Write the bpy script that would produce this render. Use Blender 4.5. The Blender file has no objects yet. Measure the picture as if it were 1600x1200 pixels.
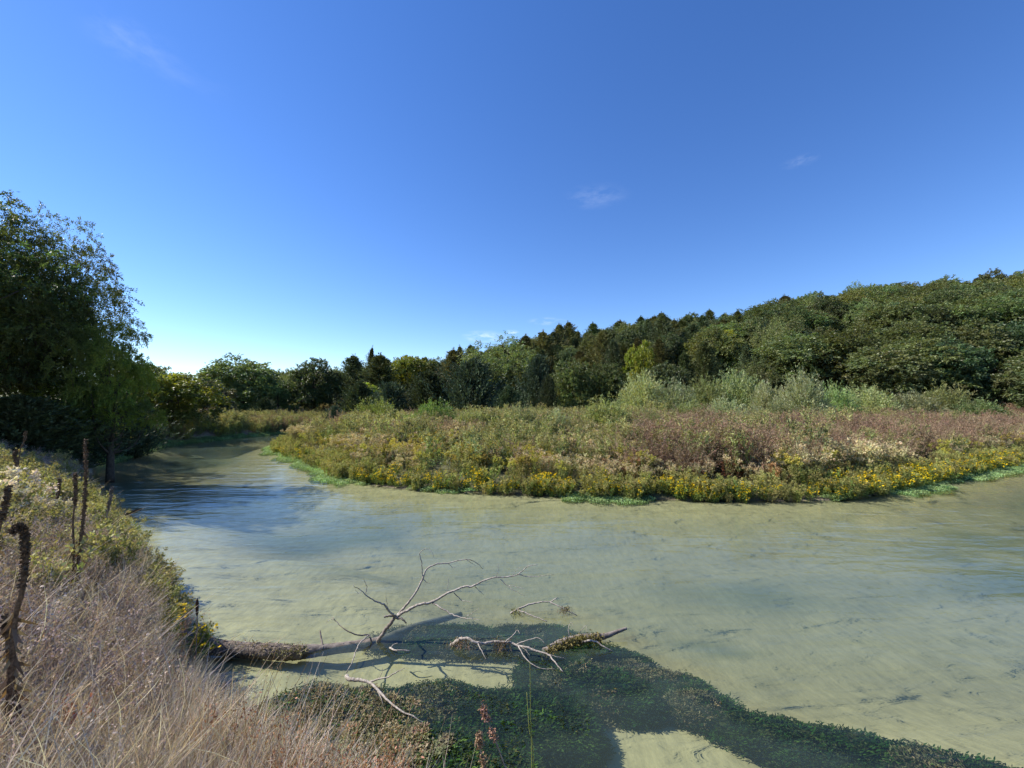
import bpy, math
import numpy as np
from mathutils import Vector

# ------------------------------------------------------------------ camera, sky, sun
S = bpy.context.scene
F_PX, PITCH, EYE = 640.0, math.atan(35 / 640.0), 3.0
cam_d = bpy.data.cameras.new('camera'); cam = bpy.data.objects.new('camera', cam_d)
S.collection.objects.link(cam); S.camera = cam
cam.location = (0, 0, EYE); cam.rotation_euler = (math.pi / 2 + PITCH, 0, 0)
cam_d.sensor_width = 36; cam_d.lens = 36 * F_PX / 1600; cam_d.clip_start = .05; cam_d.clip_end = 6000

SUN_AZ, SUN_EL = math.radians(80), math.radians(43)      # azimuth to the left of the view axis
to_sun = Vector((-math.sin(SUN_AZ) * math.cos(SUN_EL), math.cos(SUN_AZ) * math.cos(SUN_EL), math.sin(SUN_EL)))
W = bpy.data.worlds.new('World'); S.world = W; W.use_nodes = True
wn, wl = W.node_tree.nodes, W.node_tree.links
wn.clear()
w_out = wn.new('ShaderNodeOutputWorld'); w_bg = wn.new('ShaderNodeBackground'); sky = wn.new('ShaderNodeTexSky')
sky.sky_type = 'NISHITA'; sky.sun_disc = False
sky.sun_elevation = SUN_EL; sky.sun_rotation = -SUN_AZ
sky.altitude = 400; sky.air_density = 1.0; sky.dust_density = .05; sky.ozone_density = 3.0
w_bg.inputs['Strength'].default_value = .126
sun_d = bpy.data.lights.new('sun', 'SUN'); sun_d.energy = 5.0; sun_d.angle = math.radians(.53); sun_d.color = (1, .94, .85)
sun = bpy.data.objects.new('sun', sun_d); S.collection.objects.link(sun)
sun.rotation_euler = (-to_sun).to_track_quat('-Z', 'Y').to_euler()
S.view_settings.view_transform = 'Standard'; S.view_settings.look = 'None'
S.view_settings.exposure = 0.72; S.render.filter_size = 1.1; S.view_settings.gamma = 1
S.cycles.use_denoising = True
S.cycles.use_adaptive_sampling = True; S.cycles.adaptive_threshold = .025
S.cycles.max_bounces = 6; S.cycles.diffuse_bounces = 2; S.cycles.glossy_bounces = 2
S.cycles.transmission_bounces = 3; S.cycles.volume_bounces = 2; S.cycles.transparent_max_bounces = 12
S.cycles.caustics_reflective = False; S.cycles.caustics_refractive = False

_c, _s = math.cos(PITCH), math.sin(PITCH)
def ray(px, py):
    v = (600 - py) / F_PX
    return np.array([(px - 800) / F_PX, _c - v * _s, _s + v * _c])
def on_z(px, py, z=0.0):
    d = ray(px, py); t = (z - EYE) / d[2]
    return np.array([0, 0, EYE]) + d * t
def at_y(px, py, y):
    d = ray(px, py)
    return np.array([0, 0, EYE]) + d * (y / d[1])

# wisps of cirrus in the sky, each at its own direction
tc = wn.new('ShaderNodeTexCoord')
def wisp(px, py, wx, wy, amt, seed):
    d = ray(px, py); d = d / np.linalg.norm(d)
    r = np.cross(d, (0, 0, 1)); r /= np.linalg.norm(r); u = np.cross(r, d)
    def dot(vec, k):
        n = wn.new('ShaderNodeVectorMath'); n.operation = 'DOT_PRODUCT'
        wl.new(tc.outputs['Generated'], n.inputs[0]); n.inputs[1].default_value = tuple(np.array(vec) * k)
        return n.outputs['Value']
    comb = wn.new('ShaderNodeCombineXYZ')
    wl.new(dot(r + .12 * u, 1 / wx), comb.inputs[0]); wl.new(dot(u, 1 / wy), comb.inputs[1])
    ln = wn.new('ShaderNodeVectorMath'); ln.operation = 'LENGTH'; wl.new(comb.outputs[0], ln.inputs[0])
    fall = wn.new('ShaderNodeMapRange'); fall.interpolation_type = 'SMOOTHSTEP'
    fall.inputs['From Min'].default_value = 1; fall.inputs['From Max'].default_value = .1
    wl.new(ln.outputs['Value'], fall.inputs['Value'])
    front = wn.new('ShaderNodeMath'); front.operation = 'GREATER_THAN'; front.inputs[1].default_value = .3
    wl.new(dot(d, 1), front.inputs[0])
    nz = wn.new('ShaderNodeTexNoise'); nz.inputs['Scale'].default_value = 1.6; nz.inputs['Detail'].default_value = 5
    nz.inputs['Roughness'].default_value = .62
    off = wn.new('ShaderNodeVectorMath'); off.inputs[1].default_value = (seed * 7.3, seed * 3.1, seed)
    wl.new(comb.outputs[0], off.inputs[0]); wl.new(off.outputs[0], nz.inputs['Vector'])
    nr = wn.new('ShaderNodeMapRange'); nr.inputs['From Min'].default_value = .42; nr.inputs['From Max'].default_value = .72
    wl.new(nz.outputs['Fac'], nr.inputs['Value'])
    m1 = wn.new('ShaderNodeMath'); m1.operation = 'MULTIPLY'; wl.new(fall.outputs[0], m1.inputs[0]); wl.new(nr.outputs[0], m1.inputs[1])
    m2 = wn.new('ShaderNodeMath'); m2.operation = 'MULTIPLY'; wl.new(m1.outputs[0], m2.inputs[0]); wl.new(front.outputs[0], m2.inputs[1])
    m3 = wn.new('ShaderNodeMath'); m3.operation = 'MULTIPLY'; wl.new(m2.outputs[0], m3.inputs[0]); m3.inputs[1].default_value = amt
    return m3.outputs[0]
sat = wn.new('ShaderNodeHueSaturation'); sat.inputs['Saturation'].default_value = 1.24; sat.inputs['Hue'].default_value = .512; wl.new(sky.outputs['Color'], sat.inputs['Color'])
cur = sat.outputs['Color']
for a in [(930, 307, .085, .032, .09, 1), (1250, 252, .036, .014, .07, 2), (757, 526, .065, .018, .5, 3), (855, 502, .055, .012, .3, 4),
          (800, 519, .022, .008, .5, 5), (205, 65, .07, .04, .06, 6), (255, 100, .12, .05, .03, 7)]:
    f = wisp(*a)
    mx = wn.new('ShaderNodeMix'); mx.data_type = 'RGBA'; mx.inputs['B'].default_value = (7.2, 7.6, 8.2, 1)
    wl.new(f, mx.inputs['Factor']); wl.new(cur, mx.inputs['A']); cur = mx.outputs['Result']
wl.new(cur, w_bg.inputs['Color']); wl.new(w_bg.outputs[0], w_out.inputs['Surface'])

# ------------------------------------------------------------------ materials
def new_mat(name):
    m = bpy.data.materials.new(name); m.use_nodes = True
    m.node_tree.nodes.clear()
    return m, m.node_tree.nodes, m.node_tree.links
def leaf_mat(name, trans=.35, hue=.03, val=.25, gloss=.25, rough=.5):
    m, n, l = new_mat(name)
    out = n.new('ShaderNodeOutputMaterial'); at = n.new('ShaderNodeAttribute'); at.attribute_name = 'col'
    oi = n.new('ShaderNodeObjectInfo'); hs = n.new('ShaderNodeHueSaturation')
    mr = n.new('ShaderNodeMapRange'); mr.inputs['To Min'].default_value = .5 - hue; mr.inputs['To Max'].default_value = .5 + hue
    mv = n.new('ShaderNodeMapRange'); mv.inputs['To Min'].default_value = 1 - val; mv.inputs['To Max'].default_value = 1 + val
    fr = n.new('ShaderNodeMath'); fr.operation = 'MULTIPLY'; fr.inputs[1].default_value = 7.13
    fr2 = n.new('ShaderNodeMath'); fr2.operation = 'FRACT'
    l.new(oi.outputs['Random'], mr.inputs['Value']); l.new(oi.outputs['Random'], fr.inputs[0]); l.new(fr.outputs[0], fr2.inputs[0])
    l.new(fr2.outputs[0], mv.inputs['Value'])
    l.new(mr.outputs[0], hs.inputs['Hue']); l.new(mv.outputs[0], hs.inputs['Value']); l.new(at.outputs['Color'], hs.inputs['Color'])
    bs = n.new('ShaderNodeBsdfPrincipled'); bs.inputs['Roughness'].default_value = rough
    bs.inputs['Specular IOR Level'].default_value = gloss
    l.new(hs.outputs[0], bs.inputs['Base Color'])
    tr = n.new('ShaderNodeBsdfTranslucent')
    tg = n.new('ShaderNodeMix'); tg.data_type = 'RGBA'; tg.blend_type = 'MULTIPLY'; tg.inputs['Factor'].default_value = 1
    tg.inputs['B'].default_value = (1.25, 1.2, .6, 1)
    l.new(hs.outputs[0], tg.inputs['A']); l.new(tg.outputs['Result'], tr.inputs['Color'])
    mx = n.new('ShaderNodeMixShader'); mx.inputs['Fac'].default_value = trans
    l.new(bs.outputs[0], mx.inputs[1]); l.new(tr.outputs[0], mx.inputs[2]); l.new(mx.outputs[0], out.inputs['Surface'])
    return m
def wood_mat(name, c1, c2, scale=6, use_col=False, bump=.6):
    m, n, l = new_mat(name)
    out = n.new('ShaderNodeOutputMaterial'); bs = n.new('ShaderNodeBsdfPrincipled'); bs.inputs['Roughness'].default_value = .85
    bs.inputs['Specular IOR Level'].default_value = .2
    t = n.new('ShaderNodeTexCoord'); nz = n.new('ShaderNodeTexNoise'); nz.inputs['Scale'].default_value = scale
    nz.inputs['Detail'].default_value = 6; nz.inputs['Roughness'].default_value = .65
    l.new(t.outputs['Object'], nz.inputs['Vector'])
    cr = n.new('ShaderNodeValToRGB'); cr.color_ramp.elements[0].position = .3; cr.color_ramp.elements[1].position = .72
    cr.color_ramp.elements[0].color = (*c1, 1); cr.color_ramp.elements[1].color = (*c2, 1)
    l.new(nz.outputs['Fac'], cr.inputs[0]); l.new(cr.outputs[0], bs.inputs['Base Color'])
    bp = n.new('ShaderNodeBump'); bp.inputs['Strength'].default_value = bump; bp.inputs['Distance'].default_value = .02
    l.new(nz.outputs['Fac'], bp.inputs['Height']); l.new(bp.outputs[0], bs.inputs['Normal']); l.new(bs.outputs[0], out.inputs['Surface'])
    return m
M = {}
M['elmleaf'] = leaf_mat('elm_leaves', .5, .02, .2, .3, .45)
M['leaf'] = leaf_mat('tree_leaves', .35, .03, .34, .3, .45)
M['needle'] = leaf_mat('cedar_needles', .12, .02, .3, .12, .6)
M['herb'] = leaf_mat('meadow_plants', .3, .02, .3, .15, .6)
M['dry'] = leaf_mat('dry_stalks', .22, .015, .28, .2, .6)
M['flower'] = leaf_mat('flower_petals', .3, .008, .1, .1, .6)
M['weed'] = leaf_mat('water_weed', .2, .02, .3, .1, .6)
M['bark'] = wood_mat('bark', (.035, .028, .022), (.11, .09, .07), 5)
M['greybark'] = wood_mat('grey_bark', (.10, .08, .065), (.30, .26, .22), 14)
M['bleached'] = wood_mat('bleached_wood', (.15, .125, .10), (.54, .485, .42), 34)
M['logbark'] = wood_mat('weathered_log_bark', (.04, .03, .024), (.27, .22, .18), 26, bump=1.0)
M['mullein'] = wood_mat('dead_stalk', (.045, .028, .017), (.21, .14, .085), 60)
M['cattail'] = wood_mat('cattail_felt', (.05, .026, .013), (.09, .05, .025), 120)

# ------------------------------------------------------------------ mesh helpers
class MB:
    """collects vertices, quads and one colour per vertex"""
    def __init__(self): self.v, self.q, self.c, self.n = [], [], [], 0
    def add(self, v, q, c):
        v = np.asarray(v, float).reshape(-1, 3); q = np.asarray(q, np.int64).reshape(-1, 4)
        c = np.asarray(c, float)
        if c.ndim == 1: c = np.broadcast_to(c, (len(v), 3))
        self.v.append(v); self.q.append(q + self.n); self.c.append(c); self.n += len(v)
    def mesh(self, name, mat, smooth=False):
        v = np.concatenate(self.v); q = np.concatenate(self.q); c = np.concatenate(self.c)
        me = bpy.data.meshes.new(name)
        me.vertices.add(len(v)); me.vertices.foreach_set('co', v.astype(np.float32).ravel())
        me.loops.add(len(q) * 4); me.loops.foreach_set('vertex_index', q.astype(np.int32).ravel())
        me.polygons.add(len(q)); me.polygons.foreach_set('loop_start', np.arange(0, len(q) * 4, 4, dtype=np.int32))
        a = me.color_attributes.new('col', 'FLOAT_COLOR', 'POINT')
        a.data.foreach_set('color', np.concatenate([np.clip(c, 0, 1), np.ones((len(c), 1))], 1).astype(np.float32).ravel())
        me.update(calc_edges=True); me.validate()
        if smooth: me.polygons.foreach_set('use_smooth', np.ones(len(q), bool))
        me.materials.append(mat)
        return me
def norm(v): return v / np.maximum(np.linalg.norm(v, axis=-1, keepdims=True), 1e-9)
def rdir(r, n): return norm(r.normal(size=(n, 3)))
def vary(r, col, n, a=.25, h=.08):
    return np.clip(np.asarray(col) * (1 + r.uniform(-a, a, (n, 1))) * (1 + r.uniform(-h, h, (n, 3))), 0, 1)
def leaves(mb, r, c, d, L, Wd, col, up=None):
    """one pointed leaf (a quad) per row: base c, direction d"""
    n = len(c); d = norm(d)
    side = norm(np.cross(d, rdir(r, n) if up is None else up + .6 * r.normal(size=(n, 3))))
    L = np.broadcast_to(L, (n,))[:, None]; Wd = np.broadcast_to(Wd, (n,))[:, None]
    nrm = np.cross(side, d)
    mid = c + d * L * .48 + nrm * L * r.uniform(-.08, .08, (n, 1))
    v = np.stack([c, mid + side * Wd / 2, c + d * L, mid - side * Wd / 2], 1)
    mb.add(v, np.arange(n * 4).reshape(n, 4), np.repeat(np.broadcast_to(col, (n, 3)), 4, 0))
def blades(mb, r, base, d, L, Wd, col, droop=.3, segs=3, taper=.15, lean=None):
    """thin bending strips"""
    n = len(base); d = norm(d); L = np.broadcast_to(L, (n,))[:, None]; Wd = np.broadcast_to(Wd, (n,))[:, None]
    droop = np.broadcast_to(droop, (n,))[:, None]
    side = norm(np.cross(d, rdir(r, n)))
    h = norm(d * np.array([1, 1, 0]) + 1e-4) if lean is None else lean
    pts = []
    for k in range(segs + 1):
        t = k / segs
        p = base + d * L * t + (h * .6 + np.array([0, 0, -.5])) * droop * L * t * t
        w = Wd * (1 - (1 - taper) * t ** 1.5) / 2
        pts += [p - side * w, p + side * w]
    v = np.stack(pts, 1); m = 2 * (segs + 1)
    q = np.array([[2 * k, 2 * k + 1, 2 * k + 3, 2 * k + 2] for k in range(segs)])
    q = (np.arange(n)[:, None, None] * m + q[None]).reshape(-1, 4)
    mb.add(v, q, np.repeat(np.broadcast_to(col, (n, 3)), m, 0))
def sprays(mb, r, o, d, L, n, ll, lw, col, droop=.25, spread=.8, t0=.15, va=.25, jit=.04, vh=.08):
    """leaves set along twigs that start at o, run along d and sag"""
    N = len(o); d = norm(d); L = np.broadcast_to(L, (N,))
    t = r.uniform(t0, 1, (N, n))
    p = o[:, None] + d[:, None] * (t * L[:, None])[..., None] + np.array([0, 0, -1.]) * (droop * L[:, None] * t * t)[..., None]
    p = p + r.normal(size=p.shape) * jit
    ld = d[:, None] + spread * r.normal(size=p.shape) + np.array([0, 0, -1.]) * (droop * t)[..., None]
    c = vary(r, np.broadcast_to(col, (N, 3)), N, va, vh)
    c = np.repeat(c, n, 0) * (1 + r.uniform(-.18, .18, (N * n, 1)))
    s = r.uniform(.7, 1.25, N * n)
    leaves(mb, r, p.reshape(-1, 3), ld.reshape(-1, 3), ll * s, lw * s, c)
def tube(mb, pts, rad, sides=6, col=(.3, .3, .3), r=None, rough=0.0, closed=True):
    pts = np.asarray(pts, float); k = len(pts); rad = np.broadcast_to(rad, (k,)).astype(float)
    tan = norm(np.gradient(pts, axis=0)); ref = np.array([0, 0, 1.]) if abs(tan[0][2]) < .9 else np.array([1., 0, 0])
    u = norm(np.cross(tan, ref)); w = np.cross(tan, u)
    a = np.linspace(0, 2 * np.pi, sides, endpoint=False)
    rr = rad[:, None] * (1 + (r.normal(size=(k, sides)) * rough if r is not None else 0))
    v = pts[:, None] + (u[:, None] * np.cos(a)[None, :, None] + w[:, None] * np.sin(a)[None, :, None]) * rr[..., None]
    i = np.arange(k - 1)[:, None] * sides; j = np.arange(sides)[None]; j2 = (j + 1) % sides
    q = np.stack([i + j, i + j2, i + sides + j2, i + sides + j], -1).reshape(-1, 4)
    vv = v.reshape(-1, 3); 
    if closed:
        vv = np.concatenate([vv, pts[:1], pts[-1:]]); b = k * sides
        jj = np.arange(0, sides, 1)
        e1 = np.stack([np.full(sides, b), (jj + 1) % sides, jj, jj], -1)  # triangles as degenerate quads are avoided below
        q2 = []
        for s_ in range(0, sides - 1, 2):
            q2.append([b, (s_ + 2) % sides, s_ + 1, s_]); o_ = (k - 1) * sides
            q2.append([b + 1, o_ + s_, o_ + s_ + 1, o_ + (s_ + 2) % sides])
        q = np.concatenate([q, np.array(q2)])
    mb.add(vv, q, col)
def smooth_path(pts, n=5):
    """Catmull-Rom through the points"""
    p = np.asarray(pts, float); p = np.concatenate([2 * p[:1] - p[1:2], p, 2 * p[-1:] - p[-2:-1]])
    out = []
    for i in range(1, len(p) - 2):
        for t in np.linspace(0, 1, n, endpoint=False):
            a, b, c, d = p[i - 1], p[i], p[i + 1], p[i + 2]
            out.append(.5 * (2 * b + (c - a) * t + (2 * a - 5 * b + 4 * c - d) * t * t + (3 * b - a - 3 * c + d) * t ** 3))
    out.append(p[-2]); return np.array(out)

COL = S.collection
def obj(name, me, parent=None, loc=None):
    o = bpy.data.objects.new(name, me); COL.objects.link(o)
    if parent: o.parent = parent
    if loc is not None: o.location = loc
    return o
def tag(o, label, cat, group=None):
    o['label'] = label; o['category'] = cat
    if group: o['group'] = group
    return o
def thing(name, label, cat, loc, rz=0, scale=(1, 1, 1), group=None):
    o = bpy.data.objects.new(name, None); COL.objects.link(o)
    o.empty_display_size = .2; o.location = loc; o.rotation_euler = (0, 0, rz); o.scale = scale
    return tag(o, label, cat, group)
def stuff(o, label, cat):
    o['kind'] = 'stuff'; o['label'] = label; o['category'] = cat; return o

# ------------------------------------------------------------------ terrain
near_side = [(90, -14), (40, -3), (14, 1.2), (5, 1.5), (2, 1.6), (.7, 2.0), (-.2, 2.65), (-1.0, 3.15), (-2.0, 3.6), (-2.75, 4.05), (-3.3, 4.7), (-4.3, 5.7),
             (-5.9, 7.2), (-8.5, 9.3), (-11.9, 12.3), (-16, 15.9), (-20.8, 20.4), (-24.6, 26), (-27, 32), (-27, 39), (-25.5, 45), (-21, 52), (-10, 60), (10, 66), (40, 70)]
far_side = [(40, 64), (10, 60), (-8, 53), (-15.5, 44), (-18.3, 36), (-18, 31.5), (-15.5, 27), (-12, 23), (-8.6, 19.4), (-7.4, 17.2), (-4.3, 15.2), (0, 14.2), (4.2, 13.4), (7.5, 13.05),
            (11, 13.5), (13.9, 14.8), (19, 17.5), (26.7, 21.5), (45, 31), (90, 52)]
RIVER = np.array(near_side + far_side, float); N_NEAR = len(near_side)
def river_sd(x, y):
    """signed distance to the waterline (positive on land) and whether the nearest bank is the camera's"""
    p = np.stack([x, y], -1); best = np.full(x.shape, 1e9); side = np.zeros(x.shape, bool); inside = np.zeros(x.shape, bool)
    for i in range(len(RIVER)):
        a, b = RIVER[i], RIVER[(i + 1) % len(RIVER)]
        ab = b - a; t = np.clip(((p - a) @ ab) / (ab @ ab), 0, 1)
        d = np.linalg.norm(p - a - t[..., None] * ab, axis=-1)
        m = d < best; best = np.where(m, d, best); side = np.where(m, i < N_NEAR - 1, side)
        if a[1] != b[1]:
            c = ((a[1] > y) != (b[1] > y)) & (x < (b[0] - a[0]) * (y - a[1]) / (b[1] - a[1]) + a[0])
            inside ^= c
    return np.where(inside, -best, best), side
def sst(a, b, x):
    t = np.clip((x - a) / (b - a), 0, 1); return t * t * (3 - 2 * t)
_rn = np.random.default_rng(5); _tab = _rn.uniform(0, 1, (64, 64))
def vnoise(x, y):
    xi, yi = np.floor(x).astype(int), np.floor(y).astype(int); fx, fy = x - xi, y - yi
    fx = fx * fx * (3 - 2 * fx); fy = fy * fy * (3 - 2 * fy)
    g = lambda i, j: _tab[i % 64, j % 64]
    return (g(xi, yi) * (1 - fx) + g(xi + 1, yi) * fx) * (1 - fy) + (g(xi, yi + 1) * (1 - fx) + g(xi + 1, yi + 1) * fx) * fy
def fbm(x, y): return vnoise(x, y) * .55 + vnoise(2.1 * x + 9, 2.1 * y + 4) * .3 + vnoise(4.3 * x + 3, 4.3 * y + 17) * .15
CREST_Y = 106.0
_sk = np.array([(100, 590), (400, 586), (500, 574), (600, 562), (700, 549), (760, 538), (850, 520), (950, 500), (1050, 490), (1150, 480), (1230, 474), (1290, 458),
                (1400, 450), (1480, 444), (1530, 436), (1600, 434), (1750, 426), (2100, 420), (2600, 430)], float)
_skx = (_sk[:, 0] - 800) / F_PX * CREST_Y; _skz = EYE + (635 - _sk[:, 1]) / F_PX * CREST_Y - 7.6
# mounds of water weed that rise from the bed near the fallen tree: centre, half axes, turn, height below the surface
MOUNDS = [(on_z(690, 1100), .95, .5, -.25, .07), (on_z(820, 1105), .75, .36, -.3, .07), (on_z(915, 1052), .85, .30, -.38, .09), (on_z(1010, 1040), .9, .30, -.35, .16), (on_z(790, 970), 1.5, .36, .10, .26), (on_z(1090, 1085), .35, .12, -.5, .08),
          (on_z(1240, 1140), .8, .22, -.45, .08), (on_z(1420, 1180), 1.0, .2, -.40, .08), (on_z(1600, 1215), .9, .2, -.35, .09), (on_z(960, 1000), .6, .2, -.2, .2), (on_z(640, 1175), .9, .55, -.2, .06), (on_z(720, 1200), .6, .35, 0, .07), (on_z(520, 1110), .8, .4, -.1, .12)]
def mound(x, y):
    """1 in the middle of a weed mound, 0 outside, and the depth of its top"""
    w_ = np.zeros(np.shape(x)); dp = np.full(np.shape(x), .6)
    e_ = .6 * (fbm(x * 1.9 + 3, y * 1.9) - .5) + .45 * (fbm(x * 5.5 + 8, y * 6.5) - .5)
    for c_, a_, b_, ro, d_ in MOUNDS:
        dx, dy = x - c_[0], y - c_[1]; u = (dx * math.cos(ro) + dy * math.sin(ro)) / a_; v = (-dx * math.sin(ro) + dy * math.cos(ro)) / b_
        soft = .16 + 1.6 * max(0, d_ - .10); k = 1 - sst(.85 - soft, .85 + soft, np.hypot(u, v) + e_); dp = np.where(k > w_, d_, dp); w_ = np.maximum(w_, k)
    return w_, dp
def ground_z(x, y):
    x = np.asarray(x, float); y = np.asarray(y, float)
    sd, near = river_sd(x, y)
    hi = np.clip(np.interp(x, _skx, _skz), 1.2, 60)
    y0 = np.interp(x, [-60, -20, 20, 60, 120], [72, 60, 52, 46, 40])
    land_far = .02 + .3 * sst(0, .9, sd) + .45 * sst(.3, 7, sd) + .6 * sst(2, 28, sd) + .18 * (fbm(x * .35, y * .35) - .5)
    land_near = .02 + .62 * sst(0, .8, sd) + .66 * sst(.5, 2.6, sd) + .14 * (fbm(x * .8, y * .8) - .5) * sst(0, 1, sd)
    land = np.where(near & (y < 42), land_near, land_far)
    t = np.clip((y - y0) / (CREST_Y - y0), 0, 1); rise = t * (1.25 - .25 * t)
    land = land + np.clip(hi - land, 0, None) * np.where(sd > 0, rise, 0)
    bed = -(.03 + .62 * sst(0, 3.4, -sd) + .62 * (fbm(x * .22 + 5, y * .3) - .45) * sst(.6, 3, -sd))
    shelf = -(.03 + .21 * sst(0, .9, -sd) + .06 * (fbm(x, y) - .5) + .5 * sst(2.1, 4.2, -sd)); bed = np.where(near & (y < 9), np.maximum(bed, shelf), bed)
    mw_, mdp = mound(x, y); bed = bed * (1 - mw_) + np.maximum(bed, -mdp - .14) * mw_
    return np.where(sd > 0, land, bed)
def gz(x, y): return float(ground_z(np.array([x]), np.array([y]))[0])

def axis(lo, hi, fine, n_out):
    core = np.arange(fine[0], fine[1] + 1e-6, fine[2])
    a = fine[0] - np.geomspace(fine[2], fine[0] - lo, n_out)[::-1]; b = fine[1] + np.geomspace(fine[2], hi - fine[1], n_out)
    return np.concatenate([a, core, b])
gx = axis(-1500, 1500, (-30, 36, .2), 60); gy = axis(-300, 2500, (-4, 34, .2), 70)
GX, GY = np.meshgrid(gx, gy, indexing='ij'); GZ = ground_z(GX, GY)
mb = MB(); nx, ny = GX.shape
i, j = np.meshgrid(np.arange(nx - 1), np.arange(ny - 1), indexing='ij')
q = np.stack([i * ny + j, (i + 1) * ny + j, (i + 1) * ny + j + 1, i * ny + j + 1], -1).reshape(-1, 4)
SD, NEAR = river_sd(GX, GY)
# what the ground is made of: pale river sand on the bed, dark soil and litter on land (carried as one colour per vertex)
sand = np.array([.50, .41, .24]); soil = np.array([.085, .066, .042]); litter = np.array([.20, .155, .105]); turf = np.array([.085, .085, .035])
ln = np.where((NEAR & (GY < 42))[..., None], litter, np.where((GY > 56)[..., None], np.array([.06, .05, .03]), turf)) * (.75 + .5 * fbm(GX * 1.3, GY * 1.3))[..., None]
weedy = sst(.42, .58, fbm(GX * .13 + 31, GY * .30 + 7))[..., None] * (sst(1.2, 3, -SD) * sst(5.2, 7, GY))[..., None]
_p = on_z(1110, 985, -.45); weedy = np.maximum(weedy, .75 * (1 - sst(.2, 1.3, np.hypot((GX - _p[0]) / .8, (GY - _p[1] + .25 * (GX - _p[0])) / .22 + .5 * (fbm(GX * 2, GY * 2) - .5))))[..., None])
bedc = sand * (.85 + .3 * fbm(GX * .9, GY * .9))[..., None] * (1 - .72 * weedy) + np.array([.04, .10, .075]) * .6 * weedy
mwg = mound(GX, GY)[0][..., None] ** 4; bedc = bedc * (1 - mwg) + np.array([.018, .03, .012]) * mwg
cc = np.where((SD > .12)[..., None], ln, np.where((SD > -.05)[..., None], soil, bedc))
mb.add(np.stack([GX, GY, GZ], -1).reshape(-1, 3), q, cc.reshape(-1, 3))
m, n, l = new_mat('soil_and_river_sand')
out = n.new('ShaderNodeOutputMaterial'); bs = n.new('ShaderNodeBsdfPrincipled'); bs.inputs['Roughness'].default_value = .95
at = n.new('ShaderNodeAttribute'); at.attribute_name = 'col'; t = n.new('ShaderNodeTexCoord')
nz = n.new('ShaderNodeTexNoise'); nz.inputs['Scale'].default_value = 9; nz.inputs['Detail'].default_value = 7
mp = n.new('ShaderNodeMapping'); mp.inputs['Rotation'].default_value = (0, 0, .5); mp.inputs['Scale'].default_value = (1.0, .35, 1)
l.new(t.outputs['Object'], mp.inputs['Vector']); l.new(mp.outputs[0], nz.inputs['Vector'])
mr = n.new('ShaderNodeMapRange'); mr.inputs['From Min'].default_value = .3; mr.inputs['From Max'].default_value = .7
mr.inputs['To Min'].default_value = .86; mr.inputs['To Max'].default_value = 1.12
l.new(nz.outputs['Fac'], mr.inputs['Value'])
mu = n.new('ShaderNodeVectorMath'); mu.operation = 'SCALE'; l.new(at.outputs['Color'], mu.inputs[0]); l.new(mr.outputs[0], mu.inputs['Scale'])
l.new(mu.outputs[0], bs.inputs['Base Color'])
wv = n.new('ShaderNodeTexWave'); wv.inputs['Scale'].default_value = 1.6; wv.inputs['Distortion'].default_value = 7; wv.inputs['Detail'].default_value = 3; wv.inputs['Detail Scale'].default_value = 1.4
mw2 = n.new('ShaderNodeMapping'); mw2.inputs['Rotation'].default_value = (0, 0, .9); l.new(t.outputs['Object'], mw2.inputs['Vector']); l.new(mw2.outputs[0], wv.inputs['Vector'])
sm = n.new('ShaderNodeMath'); sm.operation = 'MULTIPLY_ADD'; sm.inputs[1].default_value = .06; l.new(wv.outputs['Fac'], sm.inputs[0]); l.new(nz.outputs['Fac'], sm.inputs[2])
bp = n.new('ShaderNodeBump'); bp.inputs['Strength'].default_value = .35; bp.inputs['Distance'].default_value = .04
l.new(sm.outputs[0], bp.inputs['Height']); l.new(bp.outputs[0], bs.inputs['Normal']); l.new(bs.outputs[0], out.inputs['Surface'])
g = obj('ground', mb.mesh('ground', m, True)); g['kind'] = 'structure'; g['label'] = 'river banks, meadow floor, sandy riverbed and hillside'

# the river: a closed body of turbid water
m, n, l = new_mat('river_water')
out = n.new('ShaderNodeOutputMaterial'); t = n.new('ShaderNodeTexCoord')
def ripple(scale, sx, sy, rot, detail, rough=.55):
    mp = n.new('ShaderNodeMapping'); mp.inputs['Scale'].default_value = (sx, sy, 1); mp.inputs['Rotation'].default_value = (0, 0, rot)
    z = n.new('ShaderNodeTexNoise'); z.inputs['Scale'].default_value = scale; z.inputs['Detail'].default_value = detail
    z.inputs['Roughness'].default_value = rough; z.inputs['Distortion'].default_value = .6
    l.new(t.outputs['Object'], mp.inputs['Vector']); l.new(mp.outputs[0], z.inputs['Vector']); return z.outputs['Fac']
def bump(h, strength, dist, prev=None):
    b = n.new('ShaderNodeBump'); b.inputs['Strength'].default_value = strength; b.inputs['Distance'].default_value = dist
    l.new(h, b.inputs['Height'])
    if prev is not None: l.new(prev, b.inputs['Normal'])
    return b.outputs[0]
nrm = bump(ripple(.8, .5, 1.5, .35, 2), .32, .10)
nrm = bump(ripple(3.2, .5, 1.5, .45, 4), .40, .025, nrm)
fr = n.new('ShaderNodeFresnel'); fr.inputs['IOR'].default_value = 1.33; l.new(nrm, fr.inputs['Normal'])
gl = n.new('ShaderNodeBsdfGlossy'); gl.inputs['Roughness'].default_value = .05; l.new(nrm, gl.inputs['Normal'])
tr = n.new('ShaderNodeBsdfTransparent'); tr.inputs['Color'].default_value = (.84, .93, .86, 1)
df = n.new('ShaderNodeBsdfDiffuse'); df.inputs['Color'].default_value = (.135, .185, .135, 1)      # silt and algae held in the water
at = n.new('ShaderNodeAttribute'); at.attribute_name = 'col'; sp = n.new('ShaderNodeSeparateColor'); l.new(at.outputs['Color'], sp.inputs[0])
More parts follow.
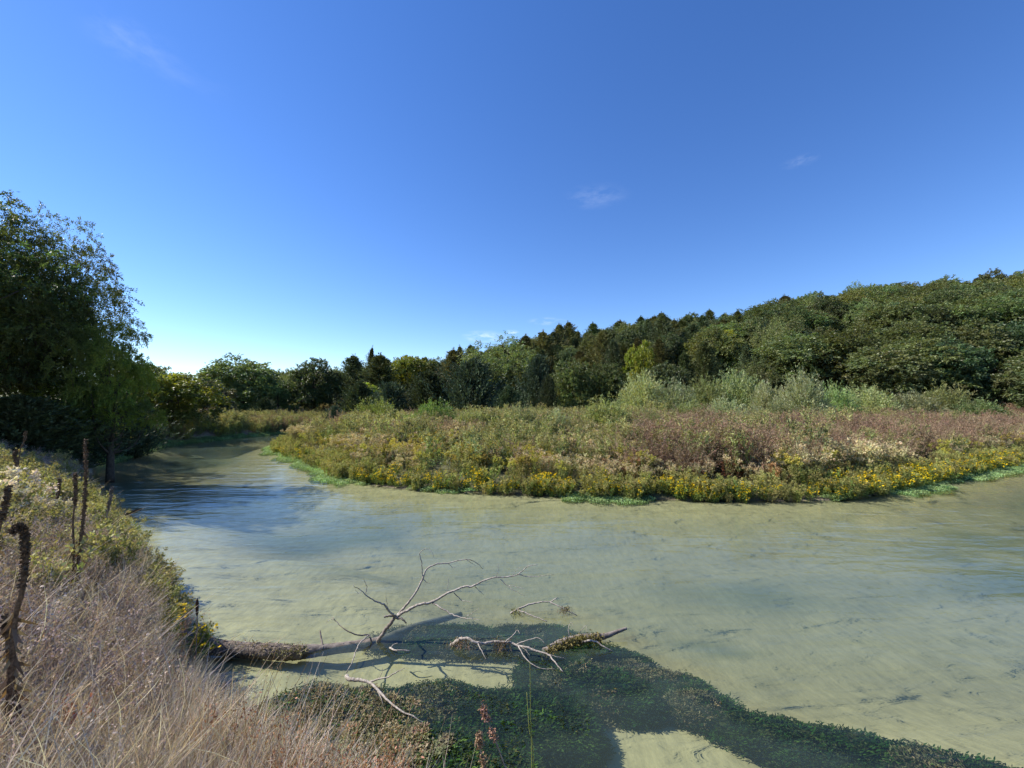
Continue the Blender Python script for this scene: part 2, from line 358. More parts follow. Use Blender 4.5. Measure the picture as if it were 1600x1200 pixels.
mt = n.new('ShaderNodeMixShader'); l.new(sp.outputs[0], mt.inputs['Fac']); l.new(tr.outputs[0], mt.inputs[1]); l.new(df.outputs[0], mt.inputs[2])
mx = n.new('ShaderNodeMixShader'); l.new(fr.outputs[0], mx.inputs['Fac']); l.new(mt.outputs[0], mx.inputs[1]); l.new(gl.outputs[0], mx.inputs[2])
l.new(mx.outputs[0], out.inputs['Surface'])
wx = axis(-60, 100, (-12, 14, .12), 50); wy = axis(-16, 80, (1, 20, .12), 50)
WX, WY = np.meshgrid(wx, wy, indexing='ij'); mw, md_ = mound(WX, WY)
dep = -ground_z(WX, WY); dep = dep * (1 - mw) + np.minimum(dep, md_) * mw
turb = 1 - np.exp(-np.clip(dep, 0, 2) * .62)
mb = MB(); nx, ny = WX.shape
i, j = np.meshgrid(np.arange(nx - 1), np.arange(ny - 1), indexing='ij')
q = np.stack([i * ny + j, (i + 1) * ny + j, (i + 1) * ny + j + 1, i * ny + j + 1], -1).reshape(-1, 4)
SDW = river_sd(WX, WY)[0].reshape(-1); q = q[np.min(SDW[q], 1) < 1.5]
mb.add(np.stack([WX, WY, WX * 0], -1).reshape(-1, 3), q, np.repeat(turb.reshape(-1, 1), 3, 1))
rv = obj('river', mb.mesh('river', m, True)); rv['kind'] = 'structure'; rv['label'] = 'shallow greenish river bending round the meadow'

# ------------------------------------------------------------------ trees
def limb_tree(mb, r, H, trunk_r, tips, fork=.35, sides=6):
    """trunk and limbs leading to the given points"""
    top = np.array([0, 0, H * .62]); k = 7
    wob = np.cumsum(r.normal(size=(k, 3)) * [.05, .05, 0], 0) * H * .12
    tr_ = np.linspace([0, 0, -.4], top, k) + wob
    tube(mb, tr_, np.linspace(trunk_r * 1.25, trunk_r * .4, k), sides + 2, (.2, .2, .2), r, .06)
    for tp in tips:
        a = np.clip(tp[2] / H * .55, .18, .58) / .62
        f = min(a * (k - 1), k - 1.001); i_ = int(f); o = tr_[i_] + (tr_[i_ + 1] - tr_[i_]) * (f - i_)
        mid = o * .45 + tp * .55 + np.array([0, 0, -.03 * H]) + r.normal(size=3) * .03 * H
        p = smooth_path([o, o * .7 + mid * .3 + np.array([0, 0, -.01 * H]), mid, tp], 3)
        tube(mb, p, np.linspace(trunk_r * .4, trunk_r * .06, len(p)), sides - 1, (.2, .2, .2), r, .05)
def broadleaf(seed, H, R, col, n_lobes=16, per=70, nl=22, leaf=.26, base=.25, droop=.35, col2=None, lobe=.42, width=.55, spread=(.55, .80)):
    r = np.random.default_rng(seed); crown, wood = MB(), MB()
    z0 = H * base; c = np.array([0, 0, z0 + (H - z0) * .5]); ext = np.array([R, R, (H - z0) * .5])
    d = rdir(r, n_lobes * 6); d = d[d[:, 2] > -.75]; pick = [0]
    while len(pick) < n_lobes:                      # spread the lobes apart
        dm = np.min(np.linalg.norm(d[:, None] - d[pick][None], axis=-1), 1); pick.append(int(np.argmax(dm + r.uniform(0, .25, len(d)))))
    d = d[pick]; cen = c + d * ext * r.uniform(*spread, (n_lobes, 1)); rad = R * lobe * r.uniform(.75, 1.25, n_lobes)
    for k in range(n_lobes):
        dd = rdir(r, per); dd[:, 2] = np.abs(dd[:, 2]) * .45 + dd[:, 2] * .6 - .05; dd = norm(dd)
        o = cen[k] + dd * rad[k] * r.uniform(.45, .85, (per, 1)) * np.array([1, 1, .95])
        cl = np.asarray(col) if col2 is None or r.random() > .4 else np.asarray(col2)
        sprays(crown, r, o, dd + .5 * r.normal(size=(per, 3)), rad[k] * r.uniform(.3, .65, per), nl, leaf, leaf * width, vary(r, cl, 1, .2, .06)[0], droop, jit=leaf * .35)
    limb_tree(wood, r, H, H * .022 + .04, list(cen * .92 + c * .08))
    return crown, wood
def cedar(seed, H, R, col, n_br=620, nl=20, leaf=.30, rise=.55, base=.02):
    r = np.random.default_rng(seed); crown, wood = MB(), MB()
    h = H * (base + (1 - base) * r.uniform(0, 1, n_br) ** .9); a = r.uniform(0, 2 * np.pi, n_br)
    prof = np.clip((1 - h / H), 0, 1) ** .70 * np.minimum(1, .6 + 1.8 * h / H)
    lump = 1 + .30 * np.sin(3 * a + seed + 4 * h / H) + .25 * np.sin(9 * h / H * 3 + 2 * a)
    rr = R * prof * lump * r.choice([.55, .8, 1, 1.35], n_br, p=[.25, .35, .28, .12]) * r.uniform(.85, 1.15, n_br) + .10
    dirv = np.stack([np.cos(a), np.sin(a), np.full(n_br, rise) + r.normal(size=n_br) * .2], -1)
    o = np.stack([np.cos(a) * rr * .25, np.sin(a) * rr * .25, h - rr * .25], -1); o[:, 2] = np.maximum(o[:, 2], .05)
    sprays(crown, r, o, dirv, rr * .9, nl, leaf, leaf * .30, col, -.22, .42, .1, .3, leaf * .2)
    k = 26; hh = H * r.uniform(.90, 1.04, k)           # leader
    sprays(crown, r, np.stack([r.normal(size=k) * .05, r.normal(size=k) * .05, hh], -1), np.stack([r.normal(size=k) * .22, r.normal(size=k) * .22, np.ones(k)], -1), H * .04, 5, leaf * .7, leaf * .2, col, 0, .2, jit=.02)
    tube(wood, np.linspace([0, 0, -.4], [0, 0, H * .9], 6), np.linspace(H * .02 + .03, .02, 6), 6, (.2, .2, .2), r, .06)
    return crown, wood
def willow_bush(seed, H, R, col, n=1000, nl=20, leaf=.17, lw=.04):
    r = np.random.default_rng(seed); crown, wood = MB(), MB()
    a = r.uniform(0, 2 * np.pi, n); q_ = np.sqrt(r.uniform(0, 1, n)); el = r.uniform(.12, 1, n) ** .6
    tip = np.stack([np.cos(a) * q_ * R, np.sin(a) * q_ * R, H * np.sqrt(np.clip(1 - .85 * q_ ** 2, .03, 1)) * el * r.uniform(.85, 1.1, n) * (1 - .22 * (1 + np.sin(3 * a + seed)) * q_)], -1)
    o = tip * np.array([.62, .62, .66]); 
    sprays(crown, r, o, tip - o + r.normal(size=(n, 3)) * .12, np.linalg.norm(tip - o, axis=1) * 1.15, nl, leaf, lw, col, .12, .55, .1, .22, .05)
    for k in range(16):
        e = tip[k] * .9; p = smooth_path([np.array([e[0] * .12, e[1] * .12, -.1]), e * np.array([.45, .45, .5]), e], 3)
        tube(wood, p, np.linspace(.03, .008, len(p)), 4, (.2, .2, .2))
    return crown, wood
PROTO = {}
def proto(key, kind, mat, crown_wood):
    c_, w_ = crown_wood
    PROTO[key] = (c_.mesh(kind + '_crown', M[mat]), w_.mesh(kind + '_trunk', M['bark'], True))
CED = (.105, .128, .052)
for k in range(4): proto('cedar%d' % k, 'cedar', 'needle', cedar(11 + k, 9, 2.2 + .2 * k, (CED, (.125, .13, .05), (.095, .12, .06), (.14, .138, .052))[k], 700, 21, .27, (.5, .7, .4, .6)[k]))
for k in range(2): proto('juniper%d' % k, 'juniper', 'needle', cedar(31 + k, 4.5, 2.7, ((.07, .095, .045), (.068, .098, .058))[k], 800, 20, .24, .75))
DULL = (.13, .168, .062)
for k in range(4): proto('oak%d' % k, 'broadleaf', 'leaf', broadleaf(51 + k, 10, 4.1, (DULL, (.11, .152, .07), (.165, .185, .058), (.115, .142, .06))[k], (16, 20, 14, 24)[k], (96, 74, 110, 60)[k], 20, .27, .02, lobe=(.44, .38, .48, .34)[k]))
for k in range(2): proto('yellow%d' % k, 'broadleaf', 'leaf', broadleaf(61 + k, 8, 3.2, (.27, .29, .04), 15, 60, 18, .25, .04, col2=(.14, .18, .04)))
proto('pale0', 'willow', 'leaf', broadleaf(66, 8, 3.0, (.16, .21, .075), 12, 60, 20, .26, .08, .8, width=.3))
proto('olive0', 'broadleaf', 'leaf', broadleaf(67, 9, 4.2, (.15, .165, .06), 16, 62, 20, .26, .08, .3, width=.35))
for k in range(3): proto('bush%d' % k, 'willow_bush', 'leaf', willow_bush(71 + k, 3, 1.9, ((.275, .31, .14), (.24, .285, .11), (.285, .31, .165))[k]))
proto('roundbush', 'shrub', 'leaf', willow_bush(75, 2, 1.8, (.20, .26, .07), 520, 24, .14, .04))
# the big trees on the near bank: fine leaves on long sagging sprays
def hero(seed, H, R, col, n_lobes, per, nl, leaf, base, col2):
    return broadleaf(seed, H, R, col, n_lobes, per, nl, leaf, base, .55, col2, .30, .36, (.42, .90))
proto('elm0', 'elm', 'elmleaf', hero(81, 12, 5.2, (.085, .12, .04), 56, 92, 28, .125, .08, (.11, .145, .042)))
proto('elm1', 'elm', 'elmleaf', hero(82, 9, 3.4, (.20, .25, .045), 30, 80, 26, .125, .10, (.15, .20, .045)))
KIND = {'cedar': 'cedar_tree', 'juniper': 'juniper', 'oak': 'broadleaf_tree', 'yellow': 'broadleaf_tree', 'pale': 'willow_tree', 'olive': 'broadleaf_tree',
        'bush': 'willow_bush', 'roundbush': 'shrub', 'elm': 'elm_tree'}
P_H = {'cedar': 9, 'juniper': 4.5, 'oak': 10, 'yellow': 8, 'pale': 8, 'olive': 9, 'bush': 3, 'roundbush': 2, 'elm0': 12, 'elm1': 9}
P_R = {'cedar': 2.2, 'juniper': 2.7, 'oak': 4.4, 'yellow': 3.4, 'pale': 3.2, 'olive': 4.4, 'bush': 1.9, 'roundbush': 1.8, 'elm0': 5.6, 'elm1': 3.8}
RT = np.random.default_rng(99)
def base_key(k): return k if k in P_H else k.rstrip('0123456789')
def plant_tree(key, x, y, h, rad, label, cat, group=None, sink=.1):
    b = base_key(key); s = h / P_H[b]; sr = rad / P_R[b]
    o = thing(KIND[key.rstrip('0123456789')], label, cat, (x, y, gz(x, y) - sink), RT.uniform(0, 6.28), (sr, sr, s), group)
    o.rotation_euler[0], o.rotation_euler[1] = RT.normal(0, .035), RT.normal(0, .035); cm, tm = PROTO[key]
    obj('crown', cm, o); obj('trunk', tm, o)
    return o
def tree_px(key, px, top, y, wpx, label, cat, group=None):
    p = at_y(px, top, y); z = gz(p[0], y)
    return plant_tree(key, p[0], y, p[2] - z, wpx / F_PX * y / 2, label, cat, group)

# near left bank
tree_px('elm0', -140, 262, 14.5, 520, 'tallest dark elm on the near bank, cut by the picture edge', 'tree')
tree_px('elm0', 48, 335, 16.5, 240, 'big dark elm leaning over the shaded water by the near bank', 'tree')
tree_px('elm1', 188, 480, 16.8, 150, 'slender yellow-green elm with thin dark trunk beside the big elm', 'tree')
tree_px('elm1', -20, 420, 21, 300, 'dark tree filling the gap behind the two big elms', 'tree')
tree_px('elm1', 95, 560, 17.5, 200, 'low dark tree in the deep shade below the big elm', 'tree')
tree_px('juniper0', 30, 620, 14.5, 240, 'dark juniper at the foot of the big elm', 'shrub')
tree_px('juniper1', 120, 640, 16.5, 140, 'dark juniper overhanging the shaded waterline', 'shrub')
tree_px('juniper1', 205, 632, 25, 110, 'dark juniper on the shore below the yellow-green elm', 'shrub')
# middle distance, left to centre
tree_px('yellow0', 272, 574, 34, 130, 'broadleaf tree with yellowing top beside the elms', 'tree')
tree_px('oak1', 228, 560, 38, 110, 'dark broadleaf tree half hidden by the elm sprays', 'tree')
tree_px('oak3', 318, 590, 46, 90, 'low dark broadleaf tree left of the lumpy oak', 'tree')
tree_px('oak0', 380, 560, 64, 132, 'dark round oak with lumpy crown beyond the river bend', 'tree')
tree_px('pale0', 436, 588, 62, 52, 'pale green willow tree between the two dark oaks', 'tree')
tree_px('oak3', 490, 560, 64, 84, 'dark tall oval oak right of the pale willow', 'tree')
tree_px('juniper0', 342, 628, 46, 46, 'small dark juniper in front of the lumpy oak', 'shrub')
tree_px('juniper0', 415, 622, 56, 40, 'dark juniper below the pale green willow', 'shrub')
tree_px('juniper1', 522, 636, 44, 44, 'small dark rounded juniper at the tip of the meadow', 'shrub')
tree_px('cedar2', 552, 557, 66, 66, 'dark spired cedar right of the oval oak', 'tree')
tree_px('cedar0', 596, 556, 64, 84, 'broad dark cedar between oval oak and yellow-green tree', 'tree')
tree_px('cedar1', 575, 545, 76, 22, 'thin pale-topped cedar rising above its neighbours', 'tree')
tree_px('juniper0', 560, 600, 56, 76, 'spreading dark juniper below the thin cedar', 'shrub')
tree_px('yellow1', 578, 598, 58, 60, 'small yellow-green tree among the junipers', 'tree')
tree_px('yellow0', 643, 548, 70, 78, 'yellow-green tree between dark cedars above the junipers', 'tree')
tree_px('juniper1', 610, 600, 52, 90, 'broad dark juniper behind the round light shrub', 'shrub')
tree_px('juniper0', 672, 584, 52, 110, 'wide dark juniper left of the biggest juniper', 'shrub')
tree_px('juniper1', 737, 566, 50, 126, 'biggest dark juniper at the meadow edge', 'shrub')
tree_px('juniper0', 795, 606, 44, 62, 'low feathery juniper in front of the olive tree', 'shrub')
tree_px('olive0', 790, 528, 66, 130, 'large olive-green tree above the feathery juniper', 'tree')
tree_px('cedar3', 712, 548, 72, 60, 'dark cedar between yellow-green tree and olive tree', 'tree')
tree_px('juniper1', 838, 560, 56, 70, 'dark narrow juniper right of the olive tree', 'shrub')
tree_px('oak2', 895, 560, 52, 68, 'bright mid-green tree at the meadow edge, vines hanging', 'tree')
tree_px('oak2', 948, 562, 53, 62, 'mid-green leafy tree beside a grey dead thicket', 'tree')
tree_px('juniper0', 858, 590, 50, 40, 'dark juniper in the gap left of the mid-green trees', 'shrub')
tree_px('yellow1', 1003, 534, 66, 58, 'yellow-tinged round tree among the hillside cedars', 'tree')
tree_px('yellow0', 1069, 530, 72, 30, 'narrow bright yellow-green tree between two cedars', 'tree')
tree_px('yellow1', 1138, 516, 74, 50, 'tall yellow-green tree left of the large olive crowns', 'tree')
tree_px('yellow0', 1162, 545, 66, 52, 'lower yellow-green tree above the willow bushes', 'tree')
tree_px('olive0', 1200, 474, 88, 130, 'large olive-green crown high on the slope near the top cedar', 'tree')
tree_px('cedar3', 1228, 463, 104, 46, 'pointed cedar breaking the skyline beside the olive crown', 'tree')
tree_px('cedar0', 1098, 535, 58, 60, 'dark cedar left of the lower yellow-green tree', 'tree')
tree_px('oak1', 1040, 560, 56, 70, 'dull green tree behind the second willow bush', 'tree')
tree_px('yellow1', 1312, 552, 60, 70, 'light green tree at the foot of the right hillside', 'tree')
tree_px('oak0', 1245, 520, 66, 110, 'dark blue-green tree at the foot of the slope', 'tree')
# hillside wood: each tree where the slope carries it; those wholly hidden by nearer ones are left out
cand = []
def hill_edge(x): return np.interp(x, [-60, -25, 0, 30, 50, 60, 120], [76, 74, 62, 58, 50, 44, 42])
for yy in np.arange(42, 124, 4.6):
    for xx in np.arange(-75, 190, 4.8):
        x = xx + RT.uniform(-2, 2); y = yy + RT.uniform(-2, 2); px = 800 + x / y * F_PX
        if px < 180 or px > 1740 or y < hill_edge(x): continue
        if px > 1250 and 50 < y < 96 and RT.random() < .52: continue
        cand.append((x, y, px))
cand.sort(key=lambda c_: c_[1])
skyl = np.full(2100, 640.0); kept = 0; HT = []
MARKS = [(0, 'behind the elms'), (300, 'behind the lumpy oak'), (440, 'behind the oval oak'), (530, 'behind the thin pale-topped cedar'), (610, 'behind the yellow-green tree'), (690, 'behind the biggest juniper'), (760, 'behind the olive tree'),
         (840, 'behind the mid-green trees'), (925, 'behind the grey dead thicket'), (980, 'around the yellow-tinged tree'), (1040, 'around the narrow yellow-green tree'), (1100, 'behind the tallest willow bush'), (1170, 'around the large olive crown'),
         (1240, 'behind the silvery willow bush'), (1310, 'behind the light green tree'), (1380, 'behind the low willow scrub'), (1450, 'behind the dead branches'), (1530, 'above the far scrub'), (1600, 'at the edge of the picture')]
for x, y, px in cand:
    right = sst(1080, 1310, px)
    u = RT.random()
    if u < right * .86: key, h, rad = 'oak%d' % RT.integers(4), RT.uniform(7.4, 10.4), RT.uniform(3.8, 6.0)
    elif u < right * .95: key, h, rad = 'olive0', RT.uniform(7, 10), RT.uniform(3.2, 4.6)
    elif u < .66 + .34 * right: key, h, rad = 'cedar%d' % RT.integers(4), RT.choice([5, 6.5, 7.6, 8.6], p=[.2, .3, .35, .15]) * RT.uniform(.85, 1.12), RT.uniform(1.7, 3.6)
    elif u < .90: key, h, rad = 'oak%d' % RT.integers(4), RT.uniform(5.5, 8), RT.uniform(2.6, 3.6)
    else: key, h, rad = 'olive0', RT.uniform(6, 7.5), RT.uniform(2.2, 3)
    if px < 720 and key.startswith('cedar'): h *= .78
    z = gz(x, y); top = 635 - (z + h - EYE) / y * F_PX; w_ = rad / y * F_PX
    a_, b_ = int(max(px - w_, 0)), int(min(px + w_, 2099))
    seg = skyl[a_:b_]
    if len(seg) == 0 or np.mean(top < seg - 3) < .3: continue
    sil = top + (seg * 0 + np.abs(np.linspace(-1, 1, len(seg))) ** 1.5 * (h / y * F_PX) * .5)
    skyl[a_:b_] = np.minimum(seg, sil + 5); kept += 1
    ced = key.startswith('cedar'); mk = [w for p_, w in MARKS if px >= p_][-1]
    t_ = (y - hill_edge(x)) / (112 - hill_edge(x)); row = 'at the slope foot' if t_ < .3 else 'halfway up slope' if t_ < .72 else 'on the skyline'
    what = 'dark pointed cedar' if ced else 'olive-green tree' if key == 'olive0' else 'dull green tree'
    HT.append((px, plant_tree(key, x, y, h, rad, '%s %s, %s' % (what, row, mk), 'tree', 'trees of the hillside wood', .3)))
from collections import defaultdict
same = defaultdict(list)
for px, o in sorted(HT, key=lambda t: t[0]): same[o['label']].append(o)
ORD = ['first', 'second', 'third', 'fourth', 'fifth', 'sixth', 'seventh', 'eighth', 'ninth', 'tenth', 'eleventh', 'twelfth', 'thirteenth', 'fourteenth', 'fifteenth']
for lab, os_ in same.items():
    if len(os_) > 1:
        for k, o in enumerate(os_[:15]): o['label'] = lab + ', ' + ORD[k] + ' from left'
print('hill trees', kept)
# willow bushes and shrubs on the meadow
wb = [(735, 631, 25, 60, 'bush1', 'upright yellow-green sapling clump left of the meadow centre'),
      (812, 625, 24, 78, 'bush0', 'leafy pale green clump with bare stems in the meadow centre'),
      (868, 631, 22, 60, 'bush2', 'grey-green clump beside the fan-shaped willow'),
      (640, 639, 24, 50, 'roundbush', 'small light green clump near the meadow point'),
      (1020, 633, 23, 56, 'bush1', 'low dark green clump right of the fan-shaped willow'),
      (550, 646, 27, 50, 'roundbush', 'low yellow-green clump at the meadow point'),
      (1180, 627, 26, 60, 'bush2', 'silvery green clump in front of the willow row'),
      (1290, 633, 27, 70, 'bush0', 'pale green clump before the brown thicket'),
      (590, 613, 32, 90, 'roundbush', 'dome-shaped light green shrub on the meadow left of centre'),
      (676, 617, 32, 84, 'roundbush', 'lower light green shrub beside the dome-shaped one'),
      (945, 613, 24, 100, 'bush1', 'fan-shaped willow bush with bare reddish stems in mid meadow'),
      (1005, 573, 36, 96, 'bush0', 'pale willow bush at the left end of the willow row'),
      (1050, 587, 34, 87, 'bush2', 'grey-green willow bush second in the row, partly in shade'),
      (1100, 583, 40, 75, 'bush1', 'willow bush third in the row, behind low scrub'),
      (1152, 569, 40, 96, 'bush0', 'tallest grey-green willow bush in the middle of the row'),
      (1198, 589, 37, 67, 'bush2', 'willow bush between the tallest and the silvery one'),
      (1250, 571, 34, 84, 'bush2', 'silvery willow bush at the right end of the tall row'),
      (1300, 593, 38, 78, 'bush1', 'low green willow bush right of the silvery bush'),
      (1355, 596, 40, 90, 'bush0', 'flat-topped willow bush under the right hillside'),
      (1475, 593, 42, 93, 'bush1', 'small green bush below the dead branches on the right'),
      (1420, 605, 40, 102, 'bush2', 'low spreading willow scrub under the right hillside'),
      (1530, 617, 36, 87, 'bush1', 'low green scrub at the far right of the meadow'),
      (1128, 615, 31, 78, 'bush2', 'low grey-green willow scrub in front of the tallest bush'),
      (1078, 617, 29, 72, 'bush1', 'low willow scrub in front of the third willow bush'),
      (1218, 617, 29, 64, 'bush0', 'low willow scrub in front of the silvery bush')]
for px, top, y, w_, key, lab in wb: tree_px(key, px, top, y, w_, lab, 'bush', 'bushes on the meadow')

# ------------------------------------------------------------------ plants scattered in masses
HID = {}
def clump_set(key, meshes):
    c_ = bpy.data.collections.new(key + '_clumps')
    for k, me in enumerate(meshes): c_.objects.link(bpy.data.objects.new('%s_%02d' % (key, k), me))
    HID[key] = (c_, len(meshes))
def scatter(name, key, x, y, scale, label, cat, seed=0, lean=(0, 0), tilt=.12, zoff=-.03, z=None):
    c_, nv = HID[key]; r = np.random.default_rng(seed); n_ = len(x)
    me = bpy.data.meshes.new(name); me.vertices.add(n_)
    zz = ground_z(x, y) + zoff if z is None else z
    me.vertices.foreach_set('co', np.stack([x, y, zz], -1).astype(np.float32).ravel())
    a = me.attributes.new('rot', 'FLOAT_VECTOR', 'POINT')
    rot = np.stack([r.normal(size=n_) * tilt + lean[0], r.normal(size=n_) * tilt + lean[1], r.uniform(-.7, .7, n_) if lean != (0, 0) else r.uniform(0, 6.28, n_)], -1)
    a.data.foreach_set('vector', rot.astype(np.float32).ravel())
    a = me.attributes.new('scl', 'FLOAT', 'POINT'); a.data.foreach_set('value', np.broadcast_to(scale, (n_,)).astype(np.float32))
    a = me.attributes.new('idx', 'INT', 'POINT'); a.data.foreach_set('value', r.integers(0, nv, n_).astype(np.int32))
    o = obj(name, me); stuff(o, label, cat)
    ng = bpy.data.node_groups.new(name, 'GeometryNodeTree')
    ng.interface.new_socket('Geometry', in_out='INPUT', socket_type='NodeSocketGeometry')
    ng.interface.new_socket('Geometry', in_out='OUTPUT', socket_type='NodeSocketGeometry')
    nn, ll = ng.nodes, ng.links
    gi, go = nn.new('NodeGroupInput'), nn.new('NodeGroupOutput'); ip = nn.new('GeometryNodeInstanceOnPoints')
    ci = nn.new('GeometryNodeCollectionInfo'); ci.inputs['Collection'].default_value = c_
    ci.inputs['Separate Children'].default_value = True; ci.inputs['Reset Children'].default_value = True
    def attr(nm, ty):
        k = nn.new('GeometryNodeInputNamedAttribute'); k.data_type = ty; k.inputs['Name'].default_value = nm; return k.outputs['Attribute']
    ip.inputs['Pick Instance'].default_value = True
    ll.new(gi.outputs[0], ip.inputs['Points']); ll.new(ci.outputs[0], ip.inputs['Instance'])
    ll.new(attr('idx', 'INT'), ip.inputs['Instance Index']); ll.new(attr('rot', 'FLOAT_VECTOR'), ip.inputs['Rotation'])
    ll.new(attr('scl', 'FLOAT'), ip.inputs['Scale']); ll.new(ip.outputs[0], go.inputs[0])
    md = o.modifiers.new('scatter', 'NODES'); md.node_group = ng
    return o
def disc(r, n_, rad): a = r.uniform(0, 6.28, n_); q_ = rad * np.sqrt(r.uniform(0, 1, n_)); return np.stack([np.cos(a) * q_, np.sin(a) * q_, np.zeros(n_)], -1)
def upd(r, n_, s_): return np.stack([r.normal(size=n_) * s_, r.normal(size=n_) * s_, np.ones(n_)], -1)

def forb(seed, H, col, nst=9, nl=26, leaf=.10, lw=.022, rad=.22, top=None, topn=10, stem=(.16, .13, .07), topleaf=.05, topw=.03, spread=.7, mat='herb', sl=.22, lo=.15):
    """leafy upright stems; top gives a plume of seed heads or flowers in another colour"""
    r = np.random.default_rng(seed); mb = MB()
    o = disc(r, nst, rad); d = upd(r, nst, sl); L = H * r.uniform(.7, 1.1, nst)
    blades(mb, r, o, d, L, .009, vary(r, stem, nst), .1, 3, .5)
    sprays(mb, r, o, d, L, nl, leaf, lw, col, .05, spread, lo, .22, .02)
    if top is not None:
        e = o + norm(d) * L[:, None] * .96
        k = 5; e2 = np.repeat(e, k, 0); dd = np.repeat(norm(d), k, 0) + .6 * r.normal(size=(nst * k, 3))
        sprays(mb, r, e2, dd, H * .16, topn, topleaf, topw, top, .2, .9, 0, .2, .015)
    return mb.mesh('clump', M[mat])
def grass(seed, H, col, n_=46, wd=.0075, rad=.14, sp=.28, droop=.35, segs=4, heads=None, mat='dry'):
    r = np.random.default_rng(seed); mb = MB(); o = disc(r, n_, rad); L = H * r.uniform(.45, 1.1, n_)
    blades(mb, r, o, upd(r, n_, sp), L, wd, vary(r, col, n_, .35), droop * r.uniform(.3, 1.6, n_), segs)
    if heads is not None:
        k = 8; d = upd(r, k, sp * .6); e = disc(r, k, rad); LL = H * r.uniform(1, 1.3, k)
        blades(mb, r, e, d, LL, wd * .7, vary(r, heads, k), .12, 3, .7)
        sprays(mb, r, e + norm(d) * LL[:, None] * .72, d, LL * .28, 14, .03, .012, heads, .12, .7, 0)
    return mb.mesh('clump', M[mat])
def brush(seed, H, col, n_=11, twigs=9, nl=16, mat='dry', seed_sz=.020, wd=.006, sl=.35, rad=.16, col2=None):
    """dead branching weeds: thin stems, twigs and a haze of small dry seed heads"""
    r = np.random.default_rng(seed); mb = MB(); o = disc(r, n_, rad); d = norm(upd(r, n_, sl)); L = H * r.uniform(.65, 1.1, n_)
    blades(mb, r, o, d, L, wd, vary(r, col, n_, .3), .12, 3, .4)
    t_ = r.uniform(.25, .95, (n_, twigs)); b = (o[:, None] + d[:, None] * (L[:, None] * t_)[..., None]).reshape(-1, 3)
    td = np.repeat(d, twigs, 0) + .75 * r.normal(size=(n_ * twigs, 3)); td[:, 2] += .5
    tl = H * .30 * r.uniform(.5, 1.2, n_ * twigs)
    blades(mb, r, b, td, tl, wd * .6, vary(r, col, n_ * twigs, .3), .1, 2, .4)
    sprays(mb, r, b, td, tl, nl, seed_sz, seed_sz * .55, col if col2 is None else col2, .08, 1.0, .2, .3, .012)
    return mb.mesh('clump', M[mat])
def bidens(seed, H=.8, flowers=42):
    """leafy mound with yellow daisy flowers"""
    r = np.random.default_rng(seed); mb = MB(); nst = 12; o = disc(r, nst, .22); d = upd(r, nst, .3); L = H * r.uniform(.6, 1.05, nst)
    sprays(mb, r, o, d, L, 26, .11, .03, (.16, .215, .055), .06, .8, .15, .25, .03)
    k = flowers; i_ = r.integers(0, nst, k); e = o[i_] + norm(d)[i_] * (L[i_] * r.uniform(.78, 1.08, k))[:, None] + r.normal(size=(k, 3)) * .05
    up = norm(upd(r, k, .5) + np.array([0, -.35, 0])); s1 = norm(np.cross(up, rdir(r, k))); s2 = np.cross(up, s1)
    for a in range(6):
        dv = s1 * math.cos(a * 1.047) + s2 * math.sin(a * 1.047) + up * .15
        leaves(mb, r, e, dv, .043 * r.uniform(.7, 1.2, k), .03, vary(r, (.80, .58, .02), k, .15, .06), up=up)
    return mb.mesh('clump', M['flower'])
def cress(seed, n_=240, rad=.35, h=.16, col=(.29, .41, .17)):
    r = np.random.default_rng(seed); mb = MB(); o = disc(r, n_, rad)
    o[:, 2] = h * r.uniform(0, 1, n_) * np.clip(1.2 - np.linalg.norm(o[:, :2], axis=1) / rad, .1, 1)
    leaves(mb, r, o, np.stack([r.normal(size=n_), r.normal(size=n_), r.uniform(-.1, .6, n_)], -1), .055 * r.uniform(.6, 1.3, n_), .042, vary(r, col, n_, .3), up=np.array([0, 0, 1.]))
    return mb.mesh('clump', M['herb'])
TAN, BROWN, GREEN, YGREEN = (.36, .27, .14), (.19, .125, .085), (.16, .20, .07), (.24, .24, .07)
clump_set('tan_forb', [forb(101 + k, .95, (.31, .29, .13), 10, 24, .09, .024, .24, (.50, .42, .25), 10, (.24, .19, .11)) for k in range(4)])
clump_set('brown_brush', [brush(111 + k, 1.15, (.27, .19, .125), 12, 9, 14, seed_sz=.034, wd=.009, rad=.25, col2=(.28, .19, .125)) for k in range(4)])
clump_set('green_forb', [forb(121 + k, 1.1, ((.265, .315, .115), (.31, .335, .14), (.245, .30, .145), (.32, .335, .115))[k], 10, 30, .12, .03, .28, (.30, .28, .12), 6, (.15, .14, .06)) for k in range(4)])
clump_set('goldenrod', [forb(131 + k, 1.0, (.25, .275, .08), 10, 26, .10, .022, .22, (.46, .40, .09), 10, (.2, .17, .07)) for k in range(3)])
clump_set('red_weed', [forb(141 + k, .75, (.30, .145, .07), 10, 26, .07, .018, .25, (.36, .20, .11), 8, (.26, .13, .08)) for k in range(3)])
clump_set('bur_marigold', [bidens(151 + k) for k in range(5)])
clump_set('leafy', [forb(155 + k, .8, ((.20, .26, .07), (.25, .275, .08), (.30, .285, .10))[k], 12, 28, .11, .03, .24, (.36, .34, .12), 6) for k in range(3)])
clump_set('cress', [cress(161 + k) for k in range(4)])
clump_set('dry_grass', [grass(171 + k, .75, ((.48, .41, .35), (.55, .475, .41), (.40, .33, .28), (.46, .38, .315))[k], 52) for k in range(4)])
clump_set('straw', [grass(181 + k, .6, ((.62, .53, .42), (.52, .42, .31), (.66, .58, .48))[k], 60, .008, .2, .55, .55) for k in range(3)])
